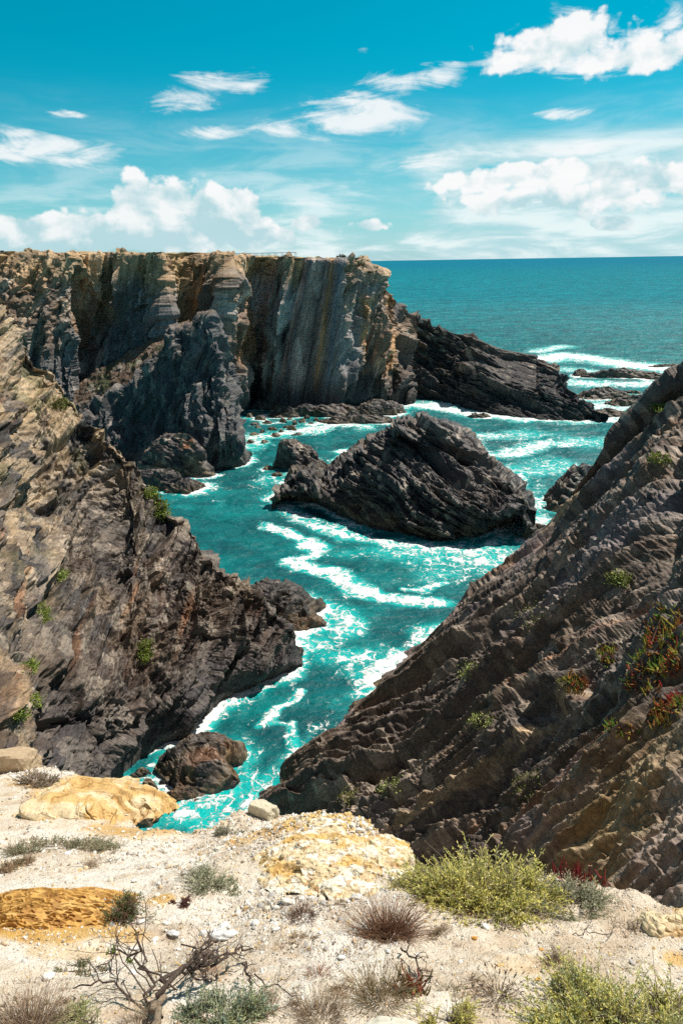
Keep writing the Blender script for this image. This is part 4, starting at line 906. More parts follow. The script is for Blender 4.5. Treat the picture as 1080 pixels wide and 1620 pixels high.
def blades(S, base, d, L, w, col, rng, fold=.25):
    """small pointed leaves: two-quad diamonds"""
    n = len(base); d = unit(d); a = unit(np.cross(d, rng.normal(size=(n, 3)))); u = np.cross(d, a); L = L[:, None]; w = np.broadcast_to(w, n)[:, None]
    p0 = base; p1 = base + d * L * .5 + a * w + u * w * fold; p2 = base + d * L; p3 = base + d * L * .5 - a * w + u * w * fold
    V = np.stack([p0, p1, p2, p3], 1); f = np.arange(n * 4).reshape(n, 4)
    S.add(V, f, np.repeat(np.asarray(col, F4).reshape(-1, 3) * np.ones((n, 1)), 4, 0))
def leafy(S, Pth, per, L, w, cols, rng, t0=.25, spread=1.1):
    """leaflets standing off the stems"""
    n, m, _ = Pth.shape; t = t0 + (1 - t0) * rng.random((n, per)); x = t * (m - 1); i = np.minimum(x.astype(int), m - 2); f = (x - i)[..., None]
    ar = np.arange(n)[:, None]; p = Pth[ar, i] * (1 - f) + Pth[ar, i + 1] * f; T = unit(Pth[ar, i + 1] - Pth[ar, i])
    d = unit(T + unit(rng.normal(size=p.shape)) * spread); c = cols[rng.integers(0, len(cols), n)][:, None] * (.75 + .5 * rng.random((n, per, 1)))
    blades(S, p.reshape(-1, 3), d.reshape(-1, 3), L * (.6 + .8 * rng.random(n * per)), w, c.reshape(-1, 3), rng)
m_leaf = plain_mat('leaf', .5, 60, .25, trans=.22, spec=.3); m_stem = plain_mat('stem', .8, 120, .4, spec=.2); m_bark = plain_mat('weathered_wood', .85, 90, .6, .7, .2, bdist=.006)
m_stone = plain_mat('pebble_stone', .8, 45, .22, .35, .25, bdist=.004); m_grass = plain_mat('dry_stalk', .75, 40, .3, trans=.12)

def footprint(cx, cy, rx, ry, n, rng, rim=.5):
    a = rng.random(n) * 2 * np.pi; r = rng.random(n) ** rim; x = cx + rx * r * np.cos(a); y = cy + ry * r * np.sin(a)
    return np.stack([x, y, ground_z(x, y) - .01], 1), np.cos(a) * r, np.sin(a) * r
SX, SY = 0, 0
def bush(label, px, py, rx, ry, h, n, cols, stemc, seed, cat='shrub', name='shrub', per=16, leaf=(.014, .0035), up=1.0, out=.9, droop=.25, seg=7, core=.75, dead=.25, stemr=.0022, group=None):
    rng = np.random.default_rng(seed); cx, cy, cz = on_ground(px, py); root = empty(name, (cx, cy, cz), label, cat, group)
    cols = np.array(cols, F4)
    K = max(5, int(n / 70)); cb, cox, coy = footprint(cx, cy, rx * core, ry * core, K, rng); ci = rng.integers(0, K, n); hk = .65 + .6 * rng.random(K)
    jx = rng.normal(size=n) * .10; jy = rng.normal(size=n) * .10; b_ = cb[ci].copy(); b_[:, 0] += jx * rx; b_[:, 1] += jy * ry; b_[:, 2] = ground_z(b_[:, 0], b_[:, 1]) - .01
    ox, oy = cox[ci], coy[ci]; lean_ = rng.normal(size=(K, 3)) * .35
    d = np.stack([ox * out + .55 * rng.normal(size=n), oy * out + .55 * rng.normal(size=n), up * (.35 + .9 * rng.random(n))], 1) + lean_[ci]
    L = h * (.45 + .6 * rng.random(n)) * (1.05 - .3 * np.hypot(ox, oy)) * hk[ci]; Pt = paths(b_, d, L, droop, .25, seg, rng)
    S = Soup(); tubes(S, np.stack([np.linspace(cb[0], cb[q_], 4) + np.array([0, 0, .012]) for q_ in range(1, K)]), stemr * 1.6, stemr, np.array(stemc) * .8); k = int(n * dead); tubes(S, Pt[:k], stemr, stemr * .5, np.array(stemc) * (.7 + .6 * rng.random((k, 1)))); tubes(S, Pt[k:], stemr * .9, stemr * .5, np.array(stemc) * .8, tip=cols[rng.integers(0, len(cols), n - k)])
    S.build('stems', m_stem, root)
    S = Soup(); Pl = Pt[k:]
    # side shoots off the stems
    ns = len(Pl); i = rng.integers(2, seg, ns); sb = Pl[np.arange(ns), i]; sd_ = unit(Pl[np.arange(ns), i] - Pl[np.arange(ns), i - 1]) + .9 * unit(rng.normal(size=(ns, 3))); P2 = paths(sb, sd_, L[k:] * .35, .1, .2, 4, rng)
    leafy(S, Pl, per, leaf[0], leaf[1], cols, rng); leafy(S, P2, per // 2, leaf[0], leaf[1], cols, rng, .05)
    S.build('foliage', m_leaf, root); return root
def tuft(label, px, py, r, h, n, cols, seed, cat='grass tuft', name='grass_tuft', spread=.9, w=.0016, tips=None, heads=None, ry=None, droop=.2, group=None, base=None):
    rng = np.random.default_rng(seed); cx, cy, cz = on_ground(px, py); cols = np.array(cols, F4)
    b_, ox, oy = footprint(cx, cy, r * .45, (ry or r) * .45, n, rng)
    d = np.stack([ox * spread + .22 * rng.normal(size=n), oy * spread + .22 * rng.normal(size=n), .8 + .4 * rng.random(n)], 1)
    L = h * (.45 + .7 * rng.random(n)); Pt = paths(b_, d, L, droop, .2, 5, rng); c = cols[rng.integers(0, len(cols), n)] * (.7 + .6 * rng.random((n, 1)))
    if heads:
        root = empty(name, (cx, cy, cz), label, cat, group); S = Soup(); tubes(S, Pt, w, w * .6, c, tip=tips); m = rng.random(n) < heads[0]; e = Pt[m, -1]; dd_ = unit(Pt[m, -1] - Pt[m, -2]); hp = e[:, None] + dd_[:, None] * np.linspace(-.2, 1, 4)[None, :, None] * heads[1]
        rr = heads[2]; tubes(S, hp, rr, rr * .4, np.array(heads[3]) * (.6 + .8 * rng.random((m.sum(), 1))), 4); bpy.data.objects.remove(root); o = S.build(name, m_grass, None, (cx, cy, cz)); return tag(o, label, cat, group)
    S = Soup(); tubes(S, Pt, w, w * .4, c, tip=tips)
    o = S.build(name, m_grass, None, (cx, cy, cz)); return tag(o, label, cat, group)
YG = [(.66, .60, .17), (.54, .52, .15), (.76, .68, .20), (.36, .38, .12), (.62, .56, .28)]; GG = [(.48, .48, .32), (.36, .38, .25), (.60, .58, .42), (.27, .29, .18)]
WD = (.20, .155, .12)
# big yellow-green shrub on the lip of the ledge and its neighbours
bush('big yellow-green bushy shrub on the lip of the ledge above the gully', 762, 1430, .54, .34, .42, 2000, YG, WD, 1, per=15, leaf=(.022, .0050), droop=.3, out=1.0, stemr=.0032)
bush('grey-green low spreading shrub right of the big yellow-green bush', 905, 1436, .34, .20, .20, 900, GG, (.26, .22, .17), 2, per=16, leaf=(.012, .003), dead=.35)
bush('large yellow-green shrub filling the bottom right corner of the ledge', 985, 1640, .46, .36, .26, 1700, YG + [(.40, .46, .24)], WD, 3, per=16, leaf=(.016, .0036), up=.8, out=1.1, dead=.2, stemr=.0026)
bush('small sprawling green shrub at the bottom edge right of the big flat stone', 700, 1612, .15, .13, .16, 300, YG, WD, 4, per=16, leaf=(.009, .0022))
bush('grey-green bush growing beneath the dead woody branches', 345, 1625, .22, .16, .19, 700, [(.27, .33, .22), (.34, .38, .24), (.20, .27, .19), (.42, .44, .22)], WD, 5, per=20, leaf=(.011, .003))
bush('small pale green bush left of the dead woody stump', 128, 1622, .14, .10, .11, 320, [(.36, .38, .16), (.28, .32, .14), (.45, .44, .2)], WD, 6, per=16, leaf=(.009, .0025))
bush('rounded grey-green tuft of stiff leaves in the middle of the ledge', 322, 1398, .19, .14, .20, 420, GG, (.24, .2, .14), 7, per=12, leaf=(.016, .0028), name='low_shrub', cat='shrub', droop=.35)
bush('narrow grey-green tuft trailing down right of the rounded one', 365, 1408, .07, .14, .10, 160, GG, (.24, .2, .14), 8, per=12, leaf=(.014, .0026), name='low_shrub', cat='shrub', droop=.45)
bush('dark green clump with red stems beside a grey stone and the orange rock', 204, 1444, .15, .11, .19, 380, [(.10, .15, .06), (.15, .20, .07), (.22, .10, .06), (.12, .16, .08)], (.2, .08, .06), 9, per=10, leaf=(.026, .0026), name='low_shrub', cat='shrub', droop=.1)
bush('small dark red bushy clump on orange soil', 287, 1428, .07, .05, .07, 150, [(.14, .06, .05), (.18, .08, .06), (.10, .05, .04)], (.15, .07, .05), 10, per=12, leaf=(.012, .0026), name='low_shrub', cat='shrub')
bush('long grey-green mat of low scrub on the left of the ledge', 92, 1342, .62, .24, .15, 1000, [(.30, .30, .18), (.22, .24, .13), (.34, .30, .2)], (.30, .22, .15), 11, per=12, leaf=(.014, .003), dead=.4, name='low_shrub')
bush('rusty brown low scrub beside the pale sand at the left edge', 5, 1380, .22, .3, .10, 420, [(.30, .20, .12), (.24, .17, .1), (.30, .27, .15)], (.30, .18, .12), 12, per=12, leaf=(.012, .003), dead=.4, name='low_shrub')
bush('dry brown twiggy scrub on the far left rim of the ledge', 48, 1240, .5, .3, .28, 420, [(.30, .24, .18), (.24, .2, .13)], (.26, .2, .16), 13, per=8, leaf=(.03, .006), dead=.6, name='low_shrub', stemr=.005)
bush('grey wiry clump on the very rim of the ledge above the inlet', 364, 1318, .2, .1, .15, 420, [(.36, .34, .24), (.26, .25, .18)], (.30, .26, .2), 14, per=8, leaf=(.018, .003), dead=.5, name='low_shrub')
bush('small grey-green mat of plants among dry twigs at lower left', 135, 1535, .16, .09, .08, 300, [(.32, .32, .19), (.25, .27, .15)], (.28, .2, .14), 15, per=12, leaf=(.009, .0022), dead=.35, name='low_shrub')
bush('brown twiggy mat with grey leaves right of the big shrub base', 830, 1448, .14, .10, .08, 260, [(.30, .26, .18), (.26, .26, .17)], (.28, .2, .15), 16, per=8, leaf=(.010, .0022), dead=.6, name='low_shrub')
tuft('bushy clump of dry reddish brown stalks left of the big green shrub', 613, 1482, .26, .27, 900, [(.34, .20, .13), (.42, .27, .17), (.26, .14, .09)], 20, spread=1.0, w=.0016, ry=.18)
tuft('dark pinkish dry clump standing on the gravel near the centre', 478, 1452, .13, .13, 260, [(.24, .14, .10), (.32, .22, .16)], 21, spread=1.0)
tuft('tall straw-coloured stalks with seed heads at the bottom centre', 600, 1580, .20, .20, 420, [(.42, .32, .20), (.34, .25, .16), (.30, .26, .14)], 22, w=.0011, heads=(.3, .018, .0028, (.38, .27, .17)))
tuft('thin brown stalks with dark plantain-like seed spikes at lower centre', 787, 1578, .10, .15, 110, [(.30, .20, .13), (.26, .2, .1)], 23, w=.0011, heads=(.6, .016, .0035, (.16, .10, .08)), spread=.7)
tuft('pinkish dry grass crowding the bottom left corner', 40, 1625, .28, .20, 900, [(.44, .32, .24), (.36, .25, .18), (.5, .4, .28)], 24, w=.0011, heads=(.25, .016, .0026, (.42, .3, .22)), ry=.2)
tuft('dry grass standing between the dead branches and the bottom centre', 505, 1612, .18, .14, 420, [(.40, .30, .2), (.30, .22, .14)], 25, w=.0011)
tuft('dry grass right at the foot of the woody stump', 215, 1625, .14, .12, 260, [(.38, .28, .2), (.44, .36, .24)], 26, w=.0011)
tw = [(30, 1425, .03, 'rusty'), (50, 1245, .12, 'rust-brown'), (110, 1285, .09, 'rust-brown'), (60, 1290, .07, 'brown'), (228, 1375, .08, 'dry brown'), (250, 1400, .06, 'brown'), (270, 1478, .09, 'orange-brown'), (495, 1512, .07, 'orange-brown'), (560, 1505, .07, 'reddish'), (545, 1512, .05, 'reddish'),
      (725, 1500, .04, 'brown'), (870, 1463, .05, 'reddish brown'), (887, 1480, .05, 'reddish'), (985, 1470, .09, 'grey-brown'), (1010, 1460, .07, 'grey-brown'), (1030, 1350, .05, 'brown'), (440, 1500, .05, 'dark'), (455, 1415, .06, 'reddish'), (175, 1335, .09, 'brown'), (640, 1500, .04, 'brown'), (905, 1530, .05, 'straw'), (865, 1530, .05, 'straw'), (45, 1560, .08, 'pinkish'), (105, 1570, .07, 'pinkish'), (405, 1540, .05, 'brown'), (540, 1600, .06, 'straw')]
for k, (px, py, r, w_) in enumerate(tw):
    tuft('small sparse tuft of dry brown stalks scattered on the pale sand', px, py, r, r * .9, 46, [(.32, .20, .13), (.40, .28, .18), (.24, .15, .1)], 60 + k, spread=1.4, w=.0012, group='small dry tufts scattered over the sand')
# ------------------------------------------------------------------ fleshy plants
def fingers(label, pts, nrm, L, w, n, seed, cols, name='ice_plant', cat='succulent', group=None, upb=.6):
    rng = np.random.default_rng(seed); c0 = pts.mean(0); S = Soup(); i = rng.integers(0, len(pts), n); cols = np.array(cols, F4)
    sp_ = L * .6; b_ = pts[i] + rng.normal(size=(n, 3)) * sp_ * .5; d = nrm[i] + np.array([0, 0, upb]) + .55 * rng.normal(size=(n, 3)); Ls = L * (.6 + .7 * rng.random(n))
    Pt = paths(b_, d, Ls, -.15, .15, 3, rng)
    # colour goes in patches, red and green side by side
    u = vn(pts[i][:, 0] / (L * 3), pts[i][:, 1] / (L * 3), pts[i][:, 2] / (L * 3), seed) * .5 + .5 + .15 * rng.normal(size=n)
    ci = np.clip((u * len(cols)).astype(int), 0, len(cols) - 1)
    rem = list(range(1, len(pts))); o_ = [0]
    while rem: a_ = np.array(rem); j_ = int(np.argmin(((pts[a_] - pts[o_[-1]]) ** 2).sum(1))); o_.append(rem.pop(j_))
    rn = pts[o_] + np.array([0, 0, w]); tubes(S, rn[None], w * .8, w * .6, (.12, .07, .05), 4)
    tubes(S, Pt, w, w * .35, cols[ci] * (.7 + .6 * rng.random((n, 1))), 4)
    o = S.build(name, m_leaf, None, tuple(c0)); return tag(o, label, cat, group)
def on_surf(V, px, py, rad, cnt, seed=0):
    """points of a built rock surface that are seen near a pixel"""
    n_ = gnormals(V).reshape(-1, 3); x, y, z = project(V); q = V.reshape(-1, 3); m = (np.abs(x - px) < rad[0]) & (np.abs(y - py) < rad[1]) & (z > 0)
    if m.sum() < 5: m = (np.abs(x - px) < 60) & (np.abs(y - py) < 60)
    idx = np.where(m)[0]; dz_ = z[idx]; idx = idx[dz_ < np.percentile(dz_, 60) + 1.0]
    idx = idx[((x[idx] - px) / rad[0]) ** 2 + ((y[idx] - py) / rad[1]) ** 2 < 1.2] if len(idx) > 30 else idx
    r = np.random.default_rng(seed); s = r.choice(idx, min(cnt, len(idx)), replace=False); return q[s], n_[s]
ICE = [(.46, .05, .05), (.40, .09, .05), (.42, .20, .06), (.45, .38, .08), (.25, .38, .07), (.14, .30, .06)]
for k, (px, py, rx_, ry_, n, lab) in enumerate([
    (1052, 1000, 32, 42, 420, 'big red and green ice plant hanging on the slope at the right edge'),
    (1040, 1052, 34, 18, 260, 'green-tipped ice plant just below the biggest red one'),
    (1020, 1078, 28, 20, 170, 'yellow-green ice plant trailing on the rock left of the others'),
    (1058, 1115, 26, 14, 190, 'yellow and green ice plant on the ridge near the right edge'),
    (1040, 1135, 16, 14, 120, 'bright red ice plant under the yellow-green one'),
    (985, 1155, 26, 10, 110, 'small green ice plant on a narrow ledge of the slope'),
    (960, 1035, 10, 18, 60, 'small orange and yellow succulent in a crack of the slope'),
    (910, 1082, 16, 14, 60, 'faint yellow succulent patch lower on the slope')]):
    p_, n__ = on_surf(VR, px, py, (rx_, ry_), 160, k)
    dist = np.linalg.norm(p_.mean(0) - CAM); fingers(lab, p_, n__, .0085 * dist, .0013 * dist, n, 500 + k, ICE)
def gpts(px, py, rx, ry, n, seed):
    rng = np.random.default_rng(seed); c = on_ground(px, py); x = c[0] + rx * rng.normal(size=n) * .5; y = c[1] + ry * rng.normal(size=n) * .5
    return np.stack([x, y, ground_z(x, y)], 1), np.broadcast_to(np.array([0, 0, 1.]), (n, 3))
p_, n__ = gpts(905, 1400, .16, .08, 60, 3); fingers('spiky red succulent standing behind the big green shrub', p_ + np.array([0, 0, .06]), n__, .085, .0075, 90, 520, [(.34, .05, .06), (.42, .08, .07), (.36, .16, .06), (.45, .3, .08)])
p_, n__ = gpts(930, 1412, .06, .05, 30, 4); fingers('few orange and green succulent leaves at the rim by the grey shrub', p_, n__, .09, .006, 26, 521, [(.50, .28, .06), (.25, .33, .08)])
p_, n__ = gpts(652, 1568, .07, .05, 30, 5); fingers('dark red succulent rosette at the bottom centre', p_, n__, .085, .0075, 70, 522, [(.24, .03, .05), (.34, .05, .06), (.40, .10, .05), (.25, .2, .08)], upb=.1)
p_, n__ = gpts(178, 1508, .02, .02, 10, 6); fingers('tiny bright green seedling among the dead twigs', p_, n__, .03, .005, 16, 523, [(.22, .42, .06)], name='seedling', cat='seedling')
p_, n__ = gpts(207, 1522, .02, .02, 10, 7); fingers('second tiny green seedling, nearer the black branch', p_, n__, .03, .005, 14, 524, [(.30, .42, .08)], name='seedling', cat='seedling')
def moss(label, V, px, py, rx, ry, cols, seed, dens=260, size=1.0):
    p_, n__ = on_surf(V, px, py, (rx, ry), 260, seed); rng = np.random.default_rng(seed); dist = np.linalg.norm(p_.mean(0) - CAM); i = rng.integers(0, len(p_), dens * 4); cols = np.array(cols, F4)
    b_ = p_[i] + rng.normal(size=(len(i), 3)) * np.array([.0035, .0035, .0015]) * dist; S = Soup(); L = .0026 * dist * size * (.5 + rng.random(len(i)))
    blades(S, b_, n__[i] + .8 * rng.normal(size=(len(i), 3)) + np.array([0, 0, .5]), L, L * .3, cols[rng.integers(0, len(cols), len(i))] * (.6 + .8 * rng.random((len(i), 1))), rng)
    o = S.build('rock_plant', m_leaf, None, tuple(p_.mean(0))); return tag(o, label, 'rock plant')
OL = [(.20, .20, .06), (.28, .26, .10), (.15, .17, .05)]; GN = [(.30, .36, .10), (.22, .30, .08), (.38, .40, .14)]; BG = [(.16, .24, .04), (.22, .30, .05), (.28, .30, .07)]
for k, a in enumerate([('olive tuft of leaves halfway up the right slope', VR, 838, 970, 20, 22, OL), ('pale green plant near the foot of the right slope', VR, 620, 1245, 20, 14, GN),
    ('dark olive plant beside the pale green one at the slope foot', VR, 552, 1258, 14, 16, OL), ('yellow-green plant in the shade above the gully', VR, 762, 1140, 18, 10, GN), ('olive plant on the ochre rock above the big shrub', VR, 838, 1242, 26, 22, OL),
    ('small green plant high in a groove of the right slope', VR, 980, 915, 14, 10, GN), ('tiny green cushion near the top of the right slope', VR, 1042, 728, 12, 7, BG), ('thin green tuft below the olive one on the slope', VR, 742, 1060, 12, 14, GN),
    ('yellowish plants in the lower groove of the right slope', VR, 905, 1080, 20, 14, OL), ('faint green patch on the crest of the right slope', VR, 1040, 645, 8, 6, BG),
    ('bright green mat on the ridge of the left cliff above the water', VL, 250, 768, 16, 20, BG), ('second green mat lower on the ridge of the left cliff', VL, 257, 808, 9, 14, BG), ('small leafy plant high on the left cliff face', VL, 98, 912, 7, 8, GN),
    ('group of green leaves on the left cliff face below the highest plant', VL, 70, 968, 12, 16, BG), ('green plant low on the left cliff near the corner of the photo', VL, 52, 1052, 12, 10, BG), ('bright green plant low on the left cliff face', VL, 55, 1108, 8, 9, BG),
    ('green plant in a crack in the middle of the left cliff', VL, 232, 1030, 8, 16, BG), ('dull green cushion at the top of the left cliff', VL, 95, 640, 10, 9, OL), ('small green clump at the bottom left of the cliff', VL, 30, 1130, 9, 7, BG)]):
    moss(*a, seed=700 + k)

# ------------------------------------------------------------------ the dead woody bush
rng = np.random.default_rng(77)
cx, cy, cz = on_ground(225, 1640); dead = empty('dead_bush', (cx, cy, cz), 'dead leafless bush of twisted dark branches at the bottom left', 'dead bush')
def limb(S, p0, p1, r0, r1, bend, seed, twigs=6, lev=0, colr=(.085, .062, .05)):
    rg = np.random.default_rng(seed); p0 = np.array(p0); p1 = np.array(p1); L = np.linalg.norm(p1 - p0); n = 14 if lev == 0 else 8
    t = np.linspace(0, 1, n)[:, None]; q = p0 + (p1 - p0) * t + np.array(bend) * np.sin(np.pi * t) * L
    wob = np.cumsum(rg.normal(size=(n, 3)) * L * .04, axis=0); wob -= wob[-1] * t; q = q + wob * 1.0
    tubes(S, q[None], r0 * .85, r1 * .9, colr, 6)
    if lev < 2:
        for k in range(twigs + (3 if lev == 0 and twigs else 0)):
            i = rg.integers(max(2, n // 3), n - 1); d = unit(q[i] - q[i - 1]) + .9 * unit(rg.normal(size=3)) + np.array([0, 0, .45]); l2 = L * rg.uniform(.18, .42) * (1 if lev == 0 else .8)
            rr = (r0 + (r1 - r0) * i / n) * .55; limb(S, q[i], q[i] + unit(d) * l2, rr, rr * .35, rg.normal(size=3) * .12, seed * 7 + k + 1, max(2, twigs - 3), lev + 1, np.array(colr) * 1.15)
def gp(px, py, hgt): x, y, z = on_ground(px, py); return np.array([x, y, z + hgt])
S = Soup(); limb(S, gp(235, 1665, -.02), gp(262, 1600, .10), .026, .019, (.05, 0, .02), 1, 0, 0, (.22, .17, .12)); S.build('trunk', m_bark, dead, smooth=True)
for k, (a, b2_, r0, r1, bend, tw_) in enumerate([
    (gp(258, 1603, .10), gp(345, 1545, .12), .019, .011, (-.04, 0, .12), 11), (gp(340, 1550, .12), gp(402, 1520, .10), .010, .005, (0, 0, .14), 7), (gp(258, 1605, .10), gp(290, 1520, .14), .013, .005, (.06, 0, .05), 6),
    (gp(250, 1615, .07), gp(185, 1520, .10), .010, .0055, (.10, 0, .22), 5), (gp(250, 1618, .05), gp(120, 1575, .05), .008, .004, (0, 0, .08), 5), (gp(190, 1530, .08), gp(150, 1545, .03), .006, .003, (0, 0, .1), 4),
    (gp(300, 1560, .12), gp(335, 1505, .16), .007, .003, (0, 0, .05), 5), (gp(385, 1540, .11), gp(395, 1590, .02), .008, .005, (.1, 0, .05), 4), (gp(250, 1600, .08), gp(240, 1515, .12), .006, .003, (-.1, 0, .05), 5), (gp(400, 1560, .06), gp(470, 1600, .03), .005, .003, (0, 0, .08), 4)]):
    S = Soup(); limb(S, a, b2_, r0, r1, bend, 100 + k, tw_); S.build('branch', m_bark, dead, smooth=True)
S = Soup(); limb(S, gp(700, 1462, .02), gp(775, 1462, .02), .005, .002, (0, 0, .05), 301, 5); o = S.build('fallen_branch', m_bark, None, tuple(gp(735, 1462, 0)), True); tag(o, 'thin dark dead branch lying in front of the big green shrub', 'branch')
S = Soup(); limb(S, gp(905, 1478, .01), gp(975, 1472, .01), .004, .002, (0, 0, .02), 303, 6); o = S.build('fallen_branch', m_bark, None, tuple(gp(940, 1475, 0)), True); tag(o, 'thin dry twigs lying on the sand at the right of the ledge', 'branch')
S = Soup(); limb(S, gp(625, 1505, .03), gp(680, 1555, .03), .007, .004, (0, 0, .05), 305, 6); o = S.build('fallen_branch', m_bark, None, tuple(gp(650, 1530, 0)), True); tag(o, 'dark woody stem running down to the red succulent rosette', 'branch')
mats = [(30, 1335, .3, .15, 'grey-brown'), (190, 1350, .25, .12, 'olive-brown'), (130, 1372, .16, .05, 'rusty'), (530, 1432, .12, .06, 'grey'), (700, 1478, .14, .05, 'dry brown'), (430, 1598, .12, .06, 'straw-coloured'), (85, 1590, .10, .06, 'green-grey'),
        (560, 1560, .10, .05, 'straw-coloured'), (735, 1560, .08, .05, 'olive'), (1000, 1475, .12, .04, 'grey twiggy'), (470, 1490, .10, .05, 'reddish'), (880, 1520, .05, .03, 'straw-coloured'), (15, 1590, .12, .06, 'pinkish')]
for k, (px, py, rx, ry, w_) in enumerate(mats):
    bush('low flat mat of dry twiggy scrub lying on the pale ground', px, py, rx, ry, .05 + .04 * (k % 3), 240, [(.42, .33, .22), (.34, .32, .2), (.30, .22, .15)], (.34, .25, .18), 900 + k, per=7, leaf=(.009, .0022), dead=.6, name='scrub_mat', cat='scrub', out=1.4, up=.6, core=.9, group='low dry scrub mats on the ledge', stemr=.0014)
rt = random.Random(21); ex = [e_[0] for e_ in EDGE]; ey = [e_[1] for e_ in EDGE]; k = 0
while k < 46:
    px = rt.uniform(0, 1075); py = rt.choice([rt.uniform(1240, 1420), rt.uniform(1420, 1610), rt.uniform(1520, 1615)])
    if py < np.interp(px, ex, ey) + 14 or (900 > px > 720 and 1470 < py < 1560) or (px < 180 and 1380 < py < 1470): continue
    s = rt.uniform(.03, .085); c = rt.choice([[(.34, .22, .14), (.44, .32, .2), (.26, .17, .11)], [(.40, .34, .22), (.32, .30, .18)], [(.28, .13, .09), (.36, .2, .12)]])
    tuft('small sparse tuft of dry brown stalks scattered on the pale sand', px, py, s * 1.2, s, rt.randint(30, 90), c, 1200 + k, spread=1.3, w=.0012, group='small dry tufts scattered over the sand', droop=.35); k += 1
# ------------------------------------------------------------------ stones of the ledge
def ico(sub):
    t = (1 + 5 ** .5) / 2; V = np.array([(-1,t,0),(1,t,0),(-1,-t,0),(1,-t,0),(0,-1,t),(0,1,t),(0,-1,-t),(0,1,-t),(t,0,-1),(t,0,1),(-t,0,-1),(-t,0,1)], float); V = unit(V)
    Fc = [(0,11,5),(0,5,1),(0,1,7),(0,7,10),(0,10,11),(1,5,9),(5,11,4),(11,10,2),(10,7,6),(7,1,8),(3,9,4),(3,4,2),(3,2,6),(3,6,8),(3,8,9),(4,9,5),(2,4,11),(6,2,10),(8,6,7),(9,8,1)]
    V = list(V)
    for _ in range(sub):
        mid = {}; nf = []
        def mp_(a, b_):
            k = (min(a, b_), max(a, b_))
            if k not in mid: V.append(unit(V[a] + V[b_])); mid[k] = len(V) - 1
            return mid[k]
        for a, b_, c in Fc: x, y, z = mp_(a, b_), mp_(b_, c), mp_(c, a); nf += [(a, x, z), (b_, y, x), (c, z, y), (x, y, z)]
        Fc = nf
    return np.array(V), np.array(Fc)
IV0, IF0 = ico(0); IV1, IF1 = ico(1); IV3, IF3 = ico(3)
def stone_shape(IV, seed, ang=.35, fl=(1, .8, .55)):
    x, y, z = (IV * 1.3 + seed * 3.7).T; h, r, e = facet(x, y, z, seed, 1.2); r_ = 1 + ang * h + .12 * fbm(x, y, z, 3, seed); return IV * r_[:, None] * np.array(fl)
def boxy(IV, k=.75): return IV / (np.abs(IV).max(1, keepdims=True) ** k)
def put_stone(name, label, cat, px, py, size, seed, col, fl=(1, .75, .5), rz=0., ang=.35, sink=.25, group=None, tilt=0.):
    x, y, z = on_ground(px, py); V = (stone_shape(IV3, seed, ang, fl) if name != 'rock_block' else boxy(IV3) * (stone_shape(IV3, seed, .35, fl) / np.where(np.abs(IV3) < 1e-6, 1, IV3)).mean(1, keepdims=True) ** 0 * np.array(fl) * (1 + .12 * facet(*(IV3 * 2.2 + seed).T, seed, 1.2)[0])[:, None]) * size; c, s = math.cos(rz), math.sin(rz)
    n = np.array([0, GB * .8, 1.]); V = V + 0; V[:, 2] += -V[:, 1] * GB * .7
    S = Soup(); cc = np.array(col) * (.88 + .24 * rnd(hash3(np.floor(V[:, 0] * 60).astype(int), np.floor(V[:, 1] * 60).astype(int), np.floor(V[:, 2] * 60).astype(int), seed), 1))[:, None]
    V = np.stack([V[:, 0] * c - V[:, 1] * s, V[:, 0] * s + V[:, 1] * c, V[:, 2]], 1); S.add(V, IF3, cc)
    me = S.build(name, m_stone, None, (0, 0, 0), smooth=ang < .4); me.location = (x, y, z + size * fl[2] * (1 - 2 * sink) * .9); return tag(me, label, cat, group)
WH, CM, GY_ = (.74, .72, .68), (.66, .58, .46), (.40, .38, .36)
